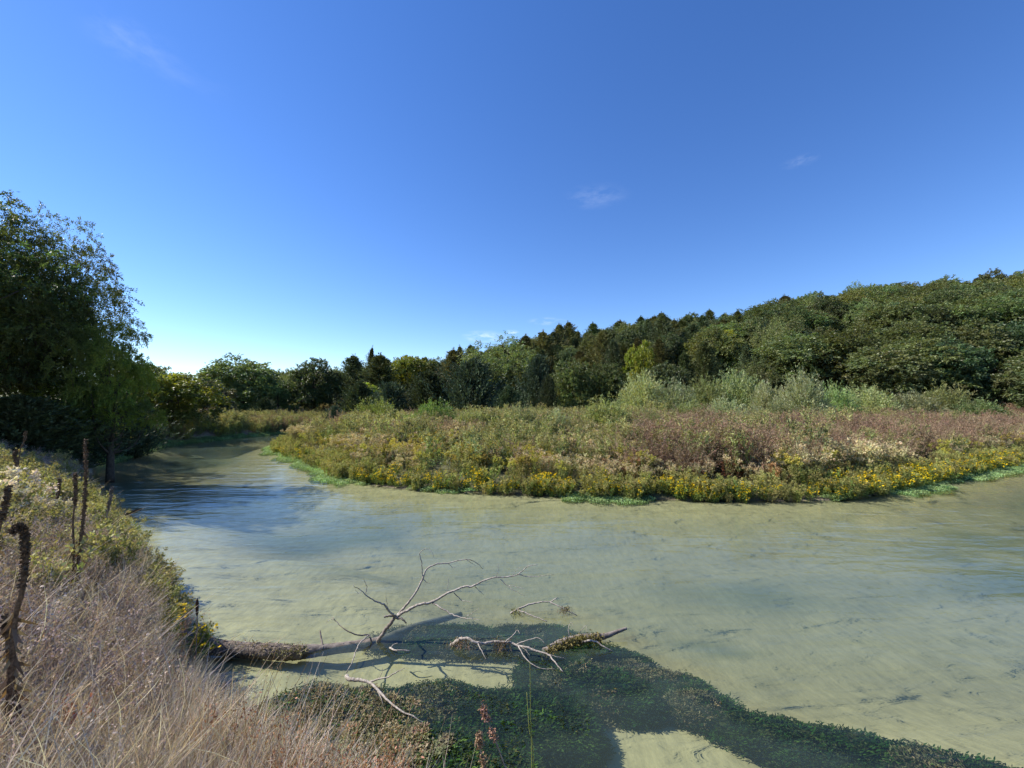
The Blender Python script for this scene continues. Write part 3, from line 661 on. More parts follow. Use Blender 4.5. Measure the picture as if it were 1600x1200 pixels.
clump_set('grey_brush', [brush(191 + k, .85, ((.41, .325, .295), (.33, .255, .225), (.48, .39, .35), (.36, .27, .23))[k], 15, 6, 5, seed_sz=.028, wd=.0075, rad=.2, sl=.3) for k in range(4)])
clump_set('rust_grass', [grass(201 + k, .8, (.42, .235, .12), 40, .005, .12, .16, .15, 4, (.34, .18, .10)) for k in range(3)])
clump_set('bank_green', [forb(211 + k, .8, (.21, .24, .085), 9, 30, .08, .018, .18, (.33, .31, .13), 6, (.17, .14, .07)) for k in range(4)])

def sample(seed, n_, x0, x1, y0, y1, f):
    r = np.random.default_rng(seed); x = r.uniform(x0, x1, n_); y = r.uniform(y0, y1, n_)
    sd, near = river_sd(x, y); pr = f(x, y, sd, near); k = r.random(n_) < pr
    return x[k], y[k], r
def pxx(x, y): return 800 + x / np.maximum(y, .1) * F_PX
# opposite bank
def vis(x, y): return (np.abs(x) < 1.45 * y + 3)
pen = lambda x, y, sd, near: (~near) & (sd > 0) & vis(x, y)
fb = lambda x, y, s_, o: fbm(x * s_ + o, y * s_ + o * 1.7)
def put(name, key, seed, n_, box, f, sc, label, cat, edge=0, uneven=False, **kw):
    x, y, r = sample(seed, n_, *box, f)
    lo, hi = sc; print(name, len(x)); s_ = r.uniform(lo, hi, len(x))
    if uneven: s_ = s_ * (.5 + 1.0 * fbm(x * .42 + seed, y * .42))
    if edge: s_ = s_ * np.interp(river_sd(x, y)[0], [0, edge], [.45, 1])
    return scatter(name, key, x, y, s_, label, cat, seed, **kw)
BOX = (-20, 62, 13, 58)
brown_zone = lambda x, y, sd: sst(2.0, 9, x) * sst(1.2, 2.6, sd) * (1 - sst(10, 14, sd))
put('tan_weeds', 'tan_forb', 1, 30000, BOX, lambda x, y, sd, nr: pen(x, y, sd, nr) * sst(.8, 1.6, sd) * sst(.40, .55, fb(x, y, .35, 3)) * (1 - .6 * brown_zone(x, y, sd)) * (1 - sst(14, 22, sd) * .6) * np.interp(sd, [0, 12, 40], [1, .5, .16]),
    (.5, 1.25), 'tan and yellowish seeding weeds covering the meadow', 'meadow plants', uneven=True)
put('green_weeds', 'green_forb', 2, 30000, BOX, lambda x, y, sd, nr: pen(x, y, sd, nr) * sst(1.0, 3.5, sd) * sst(.38, .56, fb(x, y, .3, 11)) * (1 - .55 * brown_zone(x, y, sd)) * np.interp(sd, [0, 12, 40], [.6, .6, .22]),
    (.6, 1.5), 'green leafy weeds covering the middle and back of the meadow', 'meadow plants', uneven=True)
put('brown_thicket', 'brown_brush', 3, 30000, BOX, lambda x, y, sd, nr: pen(x, y, sd, nr) * (sst(.40, .54, fb(x, y, .4, 21)) * brown_zone(x, y, sd) * .8 + .35 * sst(.60, .68, fb(x, y, .3, 40)) * sst(1.8, 4, sd) * (sd < 16)),
    (.7, 1.5), 'brown dried thicket on the right side of the meadow', 'meadow plants', uneven=True)
put('goldenrod_patches', 'goldenrod', 4, 20000, BOX, lambda x, y, sd, nr: pen(x, y, sd, nr) * (.45 * sst(.5, .62, fb(x, y, .28, 55)) * sst(.6, 1.4, sd) * (1 - sst(5, 9, sd) * .8) + .5 * (np.hypot((x - 44) / 6, (y - 38) / 2.5) < 1)),
    (.7, 1.1), 'yellow-green goldenrod patches in the meadow', 'meadow plants')
put('red_weeds', 'red_weed', 5, 9000, BOX, lambda x, y, sd, nr: pen(x, y, sd, nr) * .8 * sst(.7, 1.1, sd) * (1 - sst(1.8, 2.6, sd)) * sst(.35, .5, fb(x, y, .5, 60)) * sst(-1, 2, x) * (1 - sst(8, 11, x)),
    (.7, 1.05), 'rust-red low weeds behind the yellow flowers', 'meadow plants')
put('yellow_flowers', 'bur_marigold', 6, 26000, (-17, 34, 13, 30), lambda x, y, sd, nr: (~nr) * vis(x, y) * (sd > -.06) * (1 - sst(.35, .8, sd)) * (.35 + .65 * sst(.33, .5, fb(x, y, .6, 70))) * np.interp(x, [-17, -8, -3, 4, 18, 30], [.05, .1, .5, .8, .8, .3]),
    (.35, .8), 'yellow daisy flowers in a band along the opposite waterline', 'flowers')
put('waterside_plants', 'leafy', 7, 26000, (-20, 40, 13, 40), lambda x, y, sd, nr: (~nr) * vis(x, y) * (sd > -.12) * (1 - sst(.5, 1.1, sd)) * (.5 + .4 * sst(.4, .55, fb(x, y, .6, 80))),
    (.3, .85), 'leafy yellow-green plants along the opposite bank', 'meadow plants')
put('watercress', 'cress', 8, 60000, (-20, 34, 12.5, 40), lambda x, y, sd, nr: (~nr) & vis(x, y) & (sd > -.7 * sst(.40, .62, fb(x, y, .45, 90))) & (sd < .12) & (fb(x, y, .45, 90) > .40),
    (.5, .9), 'bright green watercress floating along the opposite waterline', 'water plants', z=None, zoff=0)
bpy.data.objects['watercress'].location.z = 0
# far left bank and the bank beyond the bend
LB = (-60, 10, 16, 75)
far_l = lambda x, y, sd, nr: nr & (sd > .1) & (y > 23) & (sd < 26)
put('far_bank_weeds', 'green_forb', 12, 26000, LB, lambda x, y, sd, nr: far_l(x, y, sd, nr) * (.25 + .5 * sst(.4, .55, fb(x, y, .3, 14))) * np.interp(sd, [0, 8, 26], [1, .7, .25]), (.8, 1.4), 'yellow-green weeds on the far bank beyond the bend', 'meadow plants')
put('far_bank_thicket', 'brown_brush', 13, 16000, LB, lambda x, y, sd, nr: far_l(x, y, sd, nr) * .9 * sst(.48, .58, fb(x, y, .22, 24)) * np.interp(sd, [0, 8, 26], [1, .5, .1]), (.9, 1.5), 'dark brown thicket on the far bank', 'meadow plants')
put('far_bank_flowers', 'goldenrod', 14, 12000, LB, lambda x, y, sd, nr: far_l(x, y, sd, nr) * (sd < 4) * .7 * sst(.42, .6, fb(x, y, .4, 34)), (.6, 1.0), 'yellowish plants along the far waterline', 'meadow plants')
put('far_bank_cress', 'cress', 15, 60000, LB, lambda x, y, sd, nr: nr & (y > 22) & (sd > -.5) & (sd < .3), (1, 1.5), 'pale green cress along the far waterline', 'water plants', zoff=0)
# near bank
nb = lambda x, y, sd, nr: nr & (sd > .02) & (y < 19) & (y > .6) & (x > -1.35 * y - 2.2)
NBX = (-26, 4, .6, 19)
def nearness(x, y): return np.clip(6 / (np.hypot(x, y)) , .25, 1)
put('grey_brush', 'grey_brush', 21, 42000, NBX, lambda x, y, sd, nr: nb(x, y, sd, nr) * sst(.25, .6, sd) * nearness(x, y) * sst(1.9, 2.7, np.hypot(x, y)) * np.interp(y, [1.5, 2.6, 3.2, 5, 6.5, 9], [.0, .15, .5, .55, .35, .2]), (.5, .85), 'greyish brown dead brush covering the near bank', 'dry brush', edge=1.3, lean=(0, .16), tilt=.15)
put('dry_grass', 'dry_grass', 22, 60000, NBX, lambda x, y, sd, nr: nb(x, y, sd, nr) * nearness(x, y) * (np.hypot(x, y) > 1.5) * np.interp(y, [.6, 2.4, 3.4, 6, 10], [.7, .7, .45, .35, .25]), (.35, .7), 'pale dry grass leaning over the near bank', 'grass', edge=1.0, lean=(0, .4), tilt=.25)
put('straw_litter', 'straw', 23, 50000, (-8, 4, .6, 7), lambda x, y, sd, nr: nb(x, y, sd, nr) * (np.hypot(x, y) > 1.2) * np.interp(y, [.6, 2.2, 3.2, 6], [.9, .8, .35, .1]), (.35, .65), 'matted straw-coloured grass at the near edge of the bank', 'grass', edge=.8, lean=(0, .7), tilt=.4)
put('bank_weeds', 'bank_green', 24, 24000, NBX, lambda x, y, sd, nr: nb(x, y, sd, nr) * nearness(x, y) * np.interp(y, [3.8, 4.8, 6, 9, 11, 19], [0, .3, .9, 1, .3, .2]) * sst(.28, .45, fb(x, y, .5, 66)), (.5, .95), 'green and yellow goldenrod weeds on the near bank beside the river', 'weeds', edge=1.2, lean=(0, .15), tilt=.12)
clump_set('long_straw', [grass(231 + k, .95, ((.56, .485, .42), (.46, .385, .33), (.64, .565, .49))[k], 16, .009, .12, .35, .4, 5) for k in range(3)])
put('long_straw', 'long_straw', 27, 30000, (-14, 2, .8, 11), lambda x, y, sd, nr: nb(x, y, sd, nr) * nearness(x, y) * (np.hypot(x, y) > 1.7) * (sd > .2) * np.interp(y, [4, 7], [.22, .06]), (.5, 1.0), 'long pale straw blades arching over the near bank', 'grass', edge=.9, lean=(-.1, .5), tilt=.25)
put('edge_grass', 'dry_grass', 26, 4000, (-2.6, .5, 1.6, 4), lambda x, y, sd, nr: nb(x, y, sd, nr) * (sd > .12) * (sd < 1.3) * .5, (.38, .72), 'tall pale grass along the brink of the near bank', 'grass', tilt=.38)
put('rust_grass', 'rust_grass', 25, 1300, (-3.5, 1, 1.5, 5), lambda x, y, sd, nr: nb(x, y, sd, nr) * (sd < 1.0) * (sd > .25) * sst(.40, .55, fb(x, y, .9, 77)) * .6, (.45, .75), 'rust-coloured grass stems at the edge of the near bank', 'grass', lean=(0, .1))

# ------------------------------------------------------------------ water weed, drift and things on the near bank
def weed(seed, col, n_=230, rad=.13, h=.09):
    r = np.random.default_rng(seed); mb = MB(); o = disc(r, n_, rad); o[:, 2] = -h * r.uniform(0, 1, n_) ** 2
    leaves(mb, r, o, np.stack([.6 * r.normal(size=n_) + .9, .6 * r.normal(size=n_) - .35, r.uniform(-.3, .5, n_)], -1), .032 * r.uniform(.5, 1.5, n_), .011, vary(r, col, n_, .45), up=np.array([0, 0, 1.]))
    return mb.mesh('clump', M['weed'])
clump_set('weed', [weed(301 + k, ((.035, .085, .014), (.018, .042, .012), (.05, .095, .018), (.055, .065, .02), (.022, .036, .014))[k]) for k in range(5)])
clump_set('silt_weed', [weed(311 + k, ((.17, .145, .08), (.22, .18, .10))[k]) for k in range(2)])
r = np.random.default_rng(7); x = r.uniform(-4, 6, 90000); y = r.uniform(1.8, 8, 90000); w_, d_ = mound(x, y)
k = (r.random(90000) < w_ * 1.2) & (river_sd(x, y)[0] < -.05); x, y, w_, d_ = x[k], y[k], w_[k], d_[k]
zz = np.minimum(ground_z(x, y) + .05 + .16 * fbm(x * 3.5, y * 3.5) * w_, -.03); pale = (fbm(x * 1.1 + 50, y * 2.2) > .63) & (r.random(len(x)) < .7)
print('weed', len(x))
scatter('water_weed', 'weed', x[~pale], y[~pale], r.uniform(.8, 1.3, (~pale).sum()), 'dark green water weed in mounds under the surface', 'water weed', 31, tilt=.15, lean=(0, .01), z=zz[~pale])
scatter('silted_weed', 'silt_weed', x[pale], y[pale], r.uniform(.8, 1.2, pale.sum()), 'pale silt-covered water weed among the dark mounds', 'water weed', 32, tilt=.2, z=zz[pale])
# floating plant litter against the near bank
x = r.uniform(-1.6, .2, 9000); y = r.uniform(2.2, 4, 9000); c_ = on_z(615, 1150); sd = river_sd(x, y)[0]
k = (r.random(9000) < (1.0 - np.hypot((x - c_[0]) / .75, (y - c_[1]) / .35)) * .28 * sst(.46, .62, fbm(x * 4, y * 5))) & (sd < .05)
clump_set('litter', [cress(321 + k_, 90, .14, .03, ((.20, .20, .10), (.30, .24, .15))[k_]) for k_ in range(2)])
scatter('floating_litter', 'litter', x[k], y[k], .55, 'pale floating leaf litter caught at the near bank', 'litter', 33, z=np.full(k.sum(), .004))

def wood_tube(name, pts, r0, r1, parent, mat='bleached', sides=6, seed=0, rough=.06, n_=4, wob=0.0, bark=0.0):
    """pts in world space; one tapered crooked limb"""
    r = np.random.default_rng(seed + 17); p = smooth_path(pts, n_)
    if wob: p[1:-1] += r.normal(size=(len(p) - 2, 3)) * wob
    mb = MB(); base = np.array(parent.location); R_ = np.linspace(r0, r1, len(p))
    if bark:
        R_ = R_ * (1 + .10 * np.sin(np.linspace(0, 9, len(p)) + seed)); tube(mb, p - base, R_, sides, (.3, .3, .3))
        v = mb.v[0]; k_, nn_ = len(p), sides; body = v[:k_ * nn_].reshape(k_, nn_, 3); c0 = (p - base)[:, None]
        I, J = np.meshgrid(np.arange(k_), np.arange(nn_), indexing='ij'); ridge = fbm(I * .10 + seed, J * .62 + (J > nn_ / 2) * 0) - .5 + .6 * (fbm(I * .5 + 9, J * .9) - .5)
        ridge[:, -1] = ridge[:, 0] * .5 + ridge[:, -2] * .5; body[:] = c0 + (body - c0) * (1 + bark * 1.8 * ridge)[..., None]
    else: tube(mb, p - base, R_, sides, (.3, .3, .3), r, rough)
    return obj(name, mb.mesh(name, M[mat], True), parent)
Z = lambda L: [on_z(*p) for p in L]
D = lambda L: [at_y(*p) for p in L]
def ground_thing(name, label, cat, p, group=None): return thing(name, label, cat, tuple(p), group=group)
# fallen tree
ft = ground_thing('fallen_tree', 'fallen dead tree, bark log on the bank with bare crown rising from the water', 'fallen tree', on_z(400, 1020))
wood_tube('log', Z([(262, 1000, .34), (310, 1005, .20), (345, 1012, .10), (400, 1017, .07), (440, 1019, .05), (474, 1020, .03)]), .10, .07, ft, 'logbark', 26, 1, .0, 30, 0, bark=.24)
wood_tube('sunken_log', Z([(462, 1019, .0), (500, 1016, -.03), (550, 1010, -.05), (595, 1002, -.06), (650, 980, -.14), (720, 960, -.3)]), .08, .045, ft, 'greybark', 14, 2, .0, 14, 0, bark=.14)
d0 = on_z(591, 1003)[1]
r = np.random.default_rng(91); lp = smooth_path(Z([(345, 1004, .16), (400, 1010, .13), (440, 1014, .10), (474, 1017, .07)]), 10)
mb = MB(); n_ = 700; o_ = lp[np.minimum((r.beta(3, 1.1, n_) * len(lp)).astype(int), len(lp) - 1)] + r.normal(size=(n_, 3)) * [.03, .045, .018] - np.array(ft.location)
leaves(mb, r, o_, rdir(r, n_) + np.array([0, 0, .2]), .03 * r.uniform(.5, 1.4, n_), .012, vary(r, (.17, .155, .07), n_, .5)); obj('moss', mb.mesh('moss', M['weed']), ft)
mb = MB(); n_ = 90; o_ = lp[r.integers(0, len(lp), n_)] + r.normal(size=(n_, 3)) * [.05, .03, .01] - np.array(ft.location)
blades(mb, r, o_, r.normal(size=(n_, 3)) * [1, .5, .35] + [0, 0, .25], .16 * r.uniform(.4, 1.2, n_), .006, vary(r, (.34, .26, .19), n_, .4), .2, 3, .4); obj('twig_litter', mb.mesh('twig_litter', M['dry']), ft)
def br(L, r0, r1, seed, dd=0.0, mat='bleached', name='branch', parent=None):
    n_ = len(L); pts = [at_y(px, py, d0 + dd[0] + (dd[1] - dd[0]) * i_ / (n_ - 1)) for i_, (px, py) in enumerate(L)]
    return wood_tube(name, pts, r0, r1, parent or ft, mat, 6, seed, .08, 5, .003)
br([(590, 1008), (591, 1001), (600, 987), (610, 975), (617, 964)], .028, .022, 3, (0, .05), 'greybark')
A = br([(617, 965), (627, 955), (645, 932), (660, 906), (665, 891), (680, 882), (700, 880), (727, 874), (744, 879), (755, 889)], .017, .003, 4, (.05, .45))
B = br([(617, 965), (632, 956), (657, 944), (675, 941), (700, 927), (725, 917), (740, 915), (765, 904), (792, 901), (810, 897), (825, 885), (840, 882)], .021, .003, 5, (.05, .0))
C = br([(619, 963), (610, 957), (600, 945), (582, 937), (567, 925), (552, 914)], .016, .003, 6, (.05, -.35))
def twig(parent, L, r0, dd, seed):
    o = br(L, r0, .0016, seed, dd, 'bleached', 'twig', None); w = o.location.copy(); o.parent = parent; return o
twig(A, [(660, 906), (659, 880), (656, 865), (665, 857), (675, 862), (678, 872)], .007, (.2, .1), 7)
twig(A, [(662, 905), (666, 910), (672, 911)], .005, (.2, .22), 8)
twig(A, [(700, 880), (706, 886), (712, 887)], .004, (.33, .35), 9)
twig(A, [(727, 874), (738, 880), (744, 884)], .004, (.38, .4), 10)
twig(B, [(810, 897), (825, 901), (845, 900), (867, 897)], .006, (.01, -.05), 11)
twig(B, [(676, 942), (690, 950), (706, 960), (725, 966), (738, 967), (750, 969)], .011, (.04, -.3), 12)
twig(B, [(725, 966), (738, 958), (748, 950)], .004, (-.2, -.3), 13)
twig(B, [(709, 926), (720, 937), (728, 939), (741, 942)], .006, (.03, -.05), 14)
twig(B, [(782, 905), (795, 917), (806, 924), (820, 931)], .005, (.01, -.1), 15)
twig(B, [(795, 915), (808, 917), (819, 919)], .003, (-.05, -.1), 16)
twig(B, [(740, 915), (748, 922), (756, 930)], .005, (.02, 0), 17)
twig(B, [(775, 903), (778, 892), (779, 880)], .004, (.01, .05), 18)
twig(B, [(698, 928), (700, 915), (701, 902)], .004, (.03, .08), 19)
twig(B, [(800, 900), (806, 892), (812, 886)], .003, (.01, .05), 20)
twig(C, [(571, 927), (573, 915), (567, 904)], .005, (-.2, -.25), 21)
twig(C, [(606, 952), (604, 938), (603, 930)], .004, (0, -.02), 22)
twig(C, [(565, 924), (560, 927), (555, 921)], .003, (-.3, -.35), 23)
br([(600, 964), (610, 962), (620, 964)], .012, .014, 24, (0, .05), 'greybark', 'stub')
br([(618, 965), (628, 967), (635, 974)], .017, .008, 25, (.05, 0), 'greybark', 'stub')
wood_tube('stub', Z([(505, 1015, 0), (502, 998, .07), (500, 985, .14)]), .016, .007, ft, 'greybark', 6, 26)
# arching twig and lower bleached branch between log and bank
at_ = ground_thing('arching_branch', 'thin grey arching branch in the water beside the fallen tree', 'branch', on_z(578, 1003))
wood_tube('stem', Z([(582, 1012, -.1), (580, 1000, .03), (575, 992, .08), (562, 993, .12), (545, 987, .18), (530, 976, .24), (519, 964, .30)]), .012, .004, at_, 'greybark', 6, 27, wob=.002)
wood_tube('twig', Z([(522, 967, .29), (514, 969, .26), (509, 974, .24)]), .004, .002, at_, 'bleached', 5, 28)
wood_tube('twig', Z([(575, 993, .08), (562, 1005, .09), (555, 1020, .10), (551, 1033, .08), (541, 1052, .03)]), .009, .005, at_, 'bleached', 5, 29, wob=.002)
lb = ground_thing('bleached_branch', 'white forked branch lying in the water nearest the bank', 'branch', on_z(560, 1064))
b1 = wood_tube('stem', Z([(541, 1056, .04), (549, 1062, .05), (562, 1063, .06), (577, 1066, .06), (590, 1078, .05), (604, 1092, .04), (622, 1108, .03), (645, 1120, .01), (668, 1130, -.02)]), .021, .004, lb, 'bleached', 7, 30, wob=.003)
wood_tube('twig', Z([(577, 1066, .06), (591, 1061, .10), (606, 1058, .13), (620, 1050, .18), (632, 1044, .22)]), .010, .003, lb, 'bleached', 6, 31, wob=.002)
wood_tube('twig', Z([(592, 1061, .10), (597, 1050, .16), (598, 1043, .2)]), .004, .002, lb, 'bleached', 5, 32)
wood_tube('twig', Z([(590, 1080, .05), (596, 1092, .03), (598, 1100, 0)]), .006, .003, lb, 'bleached', 5, 33)
# floating branch with weed rags
fb_ = ground_thing('floating_branch', 'bleached floating branch hung with rags of dry weed', 'branch', on_z(790, 1006))
wood_tube('stem', Z([(705, 1008, .0), (714, 1002, .07), (726, 997, .12), (742, 1003, .10), (757, 1005, .08), (777, 1002, .09), (797, 1005, .08), (820, 1011, .08), (842, 1018, .07), (857, 1024, .06), (869, 1037, .04), (880, 1050, .0)]), .022, .006, fb_, 'bleached', 7, 34, wob=.004)
for k_, L in enumerate([[(807, 1007, .08), (822, 1001, .12), (842, 997, .16), (851, 1006, .12)], [(747, 1006, .09), (754, 1020, .05), (760, 1031, 0)], [(810, 1010, .08), (818, 1024, .06), (830, 1037, .03), (845, 1044, .01), (868, 1046, 0)],
                        [(815, 1010, .08), (822, 1017, .05), (828, 1024, .02)], [(790, 1003, .1), (800, 994, .15), (808, 985, .2), (812, 990, .19)], [(830, 1014, .07), (848, 1020, .05), (870, 1026, .03), (884, 1029, .0)]]):
    wood_tube('twig', Z(L), .008, .0025, fb_, 'bleached', 5, 35 + k_, wob=.002)
def rag(parent, p, seed, n_=60, L=.13, col=(.30, .22, .15)):
    r = np.random.default_rng(seed); mb = MB(); o = np.array(p) - np.array(parent.location) + r.normal(size=(n_, 3)) * [.05, .03, .02]
    blades(mb, r, o, np.stack([r.normal(size=n_) * .5, r.normal(size=n_) * .5, -np.ones(n_) + r.normal(size=n_) * .5], -1), L * r.uniform(.4, 1, n_), .007, vary(r, col, n_, .4), .2, 3, .4)
    return obj('weed_rag', mb.mesh('weed_rag', M['dry']), parent)
rag(fb_, on_z(722, 999, .1), 1); rag(fb_, on_z(783, 1003, .09), 2, 80, .15, (.22, .15, .10)); rag(fb_, on_z(710, 1004, .04), 3, 40, .08)
dw = ground_thing('drift_branch', 'forked pale branch lying on weed behind the floating branch', 'branch', on_z(815, 954))
wood_tube('stem', Z([(798, 958, 0), (810, 951, .06), (830, 944, .10), (845, 941, .12), (860, 940, .13), (871, 934, .17)]), .014, .006, dw, 'bleached', 6, 45, wob=.003)
wood_tube('twig', Z([(860, 941, .13), (880, 951, .08), (902, 962, .0)]), .010, .005, dw, 'bleached', 5, 46, wob=.003)
wood_tube('twig', Z([(809, 953, .05), (830, 961, .04), (855, 971, .0)]), .010, .006, dw, 'bleached', 5, 47, wob=.003)
rag(dw, on_z(806, 954, .05), 4, 70, .10, (.26, .24, .10)); rag(dw, on_z(884, 950, .09), 5, 60, .10, (.20, .15, .09))
ml = ground_thing('mossy_log', 'short weed-draped log with bleached broken tip in the water', 'log', on_z(915, 1000))
wood_tube('log', Z([(850, 1022, -.06), (875, 1008, -.0), (900, 1000, .02), (930, 996, .04), (948, 993, .06), (965, 987, .08), (979, 982, .09)]), .07, .016, ml, 'greybark', 16, 48, .0, 16, 0, bark=.22)
wood_tube('twig', Z([(908, 1003, .04), (922, 1001, .09), (934, 1004, .08), (946, 1012, .04), (958, 1018, 0)]), .012, .006, ml, 'bleached', 6, 49, wob=.003)
wood_tube('twig', Z([(890, 995, .05), (888, 982, .14), (893, 972, .2), (895, 978, .18)]), .005, .002, ml, 'bleached', 5, 50)
wood_tube('twig', Z([(903, 992, .06), (912, 980, .14), (916, 978, .15), (917, 988, .1)]), .004, .002, ml, 'bleached', 5, 51)
r = np.random.default_rng(55); mb = MB(); n_ = 900; t_ = r.uniform(0, 1, n_); path = smooth_path(Z([(850, 1022, -.02), (880, 1006, .05), (905, 999, .07), (938, 994, .08)]), 12)
o_ = path[(t_ * (len(path) - 1)).astype(int)] + r.normal(size=(n_, 3)) * [.035, .035, .018] - np.array(ml.location)
leaves(mb, r, o_, rdir(r, n_) + np.array([0, 0, -.3]), .05 * r.uniform(.5, 1.3, n_), .014, vary(r, (.20, .17, .06), n_, .45)); obj('draped_weed', mb.mesh('draped_weed', M['weed']), ml)
tw = ground_thing('driftwood_twig', 'small white twig floating beside the sunken log', 'twig', on_z(620, 1015))
wood_tube('stem', Z([(609, 1012, .01), (617, 1016, .03), (628, 1016, .03), (641, 1017, .01)]), .011, .006, tw, 'bleached', 6, 52); wood_tube('twig', Z([(611, 1012, .02), (615, 1007, .04), (621, 1005, .06)]), .006, .003, tw, 'bleached', 5, 53)
sk = ground_thing('sunken_branch', 'dark snag breaking the water in the shade of the elms', 'snag', on_z(208, 801))
wood_tube('stem', Z([(193, 805, -.02), (203, 801, .06), (212, 798, .12), (220, 796, .16)]), .06, .03, sk, 'bark', 8, 54, .1)

# stalks on the near bank
def to_ground(L, d, lean=0):
    """stalk points at depth d from pixels, top first, continued down to the ground"""
    p = [at_y(px, py, d) for px, py in L]; g_ = gz(p[-1][0], d)
    if p[-1][2] > g_ + .05: p.append(np.array([p[-1][0] + lean, d, g_ - .03]))
    return p[::-1]
def stalk(name, label, cat, L, d, r0, r1, head=.45, mat='mullein', group=None, knob=.015, leafy=14, lean=0, hr=1.7):
    p = to_ground(L, d, lean); t = thing(name, label, cat, tuple(p[0]), group=group)
    rr = np.random.default_rng(int(L[0][0] * 7 + L[0][1])); q_ = smooth_path(p, 8) - np.array(t.location); n_ = len(q_)
    mb = MB(); tube(mb, q_, np.linspace(r0, r1, n_), 7, (.3, .3, .3), rr, .08); obj('stem', mb.mesh('stem', M[mat], True), t)
    k = int(n_ * (1 - head)); seg = q_[k:]
    if len(seg) > 2:                                   # seed head: a rough spike set with capsules
        fine = np.stack([np.interp(np.linspace(0, len(seg) - 1, len(seg) * 5), np.arange(len(seg)), seg[:, a]) for a in range(3)], -1)
        mb = MB(); tube(mb, fine, (r1 * hr) * (1 + .35 * rr.normal(size=len(fine))) * np.interp(np.linspace(0, 1, len(fine)), [0, .2, .85, 1], [.7, 1, 1, .5]), 7, (.3, .3, .3), rr, .25)
        m_ = len(fine) * 5; b = fine[rr.integers(0, len(fine), m_)]; d_ = rdir(rr, m_) + np.array([0, 0, .3])
        leaves(mb, rr, b + norm(d_) * r1 * .7, d_, knob * rr.uniform(.8, 1.9, m_), knob * .9, (.2, .1, .05)); obj('seed_head', mb.mesh('seed_head', M[mat]), t)
    if leafy:                                          # shrivelled leaves on the lower stem
        mb = MB(); b = q_[rr.integers(0, max(2, int(n_ * .45)), leafy)]
        blades(mb, rr, b, rdir(rr, leafy) * [1, 1, .5] + np.array([0, 0, -.9]), rr.uniform(.04, .11, leafy), .026, vary(rr, (.16, .11, .07), leafy, .4), .5, 4, .2); obj('withered_leaf', mb.mesh('withered_leaf', M['dry']), t)
    return t
MG = 'dead mullein stalks on the near bank'
stalk('mullein_stalk', 'dead mullein with hooked head and ragged base at the near left', 'plant', [(22, 832), (27, 824), (35, 826), (39, 840), (39, 870), (35, 920), (24, 962), (20, 1010), (17, 1060), (14, 1112)], 2.45, .017, .0075, .5, group=MG, leafy=50, hr=1.3)
stalk('mullein_stalk', 'dark thin stem twisted against the hooked mullein', 'plant', [(8, 965), (12, 1000), (16, 1050), (24, 1112)], 2.5, .016, .008, .2, group=MG, leafy=24)
stalk('mullein_stalk', 'tallest dead mullein, straight and thick toward its base', 'plant', [(133, 688), (134, 740), (132, 790), (127, 835), (122, 880)], 4.3, .015, .0065, .62, group=MG, leafy=40, hr=1.4)
stalk('mullein_stalk', 'thin dead mullein just left of the tallest one', 'plant', [(117, 740), (118, 775), (114, 815), (115, 870)], 4.25, .010, .007, .35, group=MG, hr=1.7)
stalk('mullein_stalk', 'short dark mullein leaning at the left edge of the picture', 'plant', [(13, 762), (8, 792), (0, 822), (-8, 870)], 3.2, .012, .008, .45, group=MG)
stalk('mullein_stalk', 'small dead mullein against the dark junipers', 'plant', [(94, 748), (91, 768), (87, 800)], 6.6, .012, .010, .5, group=MG)
stalk('mullein_stalk', 'dead mullein with crooked tip behind the white seed heads', 'plant', [(26, 704), (23, 712), (28, 735), (26, 790)], 6.2, .013, .011, .5, group=MG)
stalk('mullein_stalk', 'curved slender dead stalk against the dark tree shade', 'plant', [(40, 674), (38, 690), (31, 706), (26, 760)], 7.2, .009, .008, .25, group=MG)
stalk('goldenrod_stalk', 'goldenrod spike standing out against the shaded water', 'plant', [(174, 762), (173, 778), (168, 800), (160, 840)], 6.8, .010, .006, .5, 'greybark', leafy=10, knob=.02)
ct = stalk('cattail', 'single brown cattail beside the yellow flowers', 'plant', [(308, 934), (308, 968), (307, 1000)], 4.35, .006, .005, .0, 'greybark', leafy=0)
mb = MB(); sp_ = np.linspace(at_y(308, 936, 4.35), at_y(308, 962, 4.35), 8) - np.array(ct.location); tube(mb, sp_, [.006, .012, .0135, .0135, .0135, .0135, .012, .006], 9, (.1, .1, .1)); obj('spike', mb.mesh('spike', M['cattail'], True), ct)
def clump_thing(name, label, cat, me, px, d, h, group=None, rz=0, extra=None):
    x_ = (px - 800) / F_PX * d; o = thing(name, label, cat, (x_, d, gz(x_, d) - .02), rz, (h, h, h), group); obj('foliage', me, o); return o
for k_, (px, d, h, lab) in enumerate([(288, 4.75, .65, 'yellow flowering plant at the water edge left of the cattail'), (322, 4.85, .55, 'yellow flowering plant right of the cattail above the water'), (272, 5.0, .55, 'yellow flowering plant nearest the ochre grass tuft')]):
    t = clump_thing('bur_marigold', lab, 'flowers', bidens(401 + k_, .8, 34), px, d, h, 'yellow flowers by the cattail')
clump_thing('grass_tuft', 'ochre grass tuft leaning over the water above the yellow flowers', 'grass', grass(411, .7, (.36, .24, .09), 110, .006, .10, .18, .2), 258, 5.6, 1.0)
clump_thing('red_leaved_plant', 'low plant with rust-red leaves in the dry grass', 'plant', forb(412, .42, (.30, .10, .05), 14, 34, .045, .022, .12, None, stem=(.2, .08, .05), sl=.45), 152, 2.75, 1.0)
clump_thing('red_leaved_plant', 'smaller rust-red plant in the grass beside the water', 'plant', forb(413, .42, (.26, .11, .055), 10, 26, .04, .018, .10, None, stem=(.2, .08, .05), sl=.4), 395, 2.75, .8)
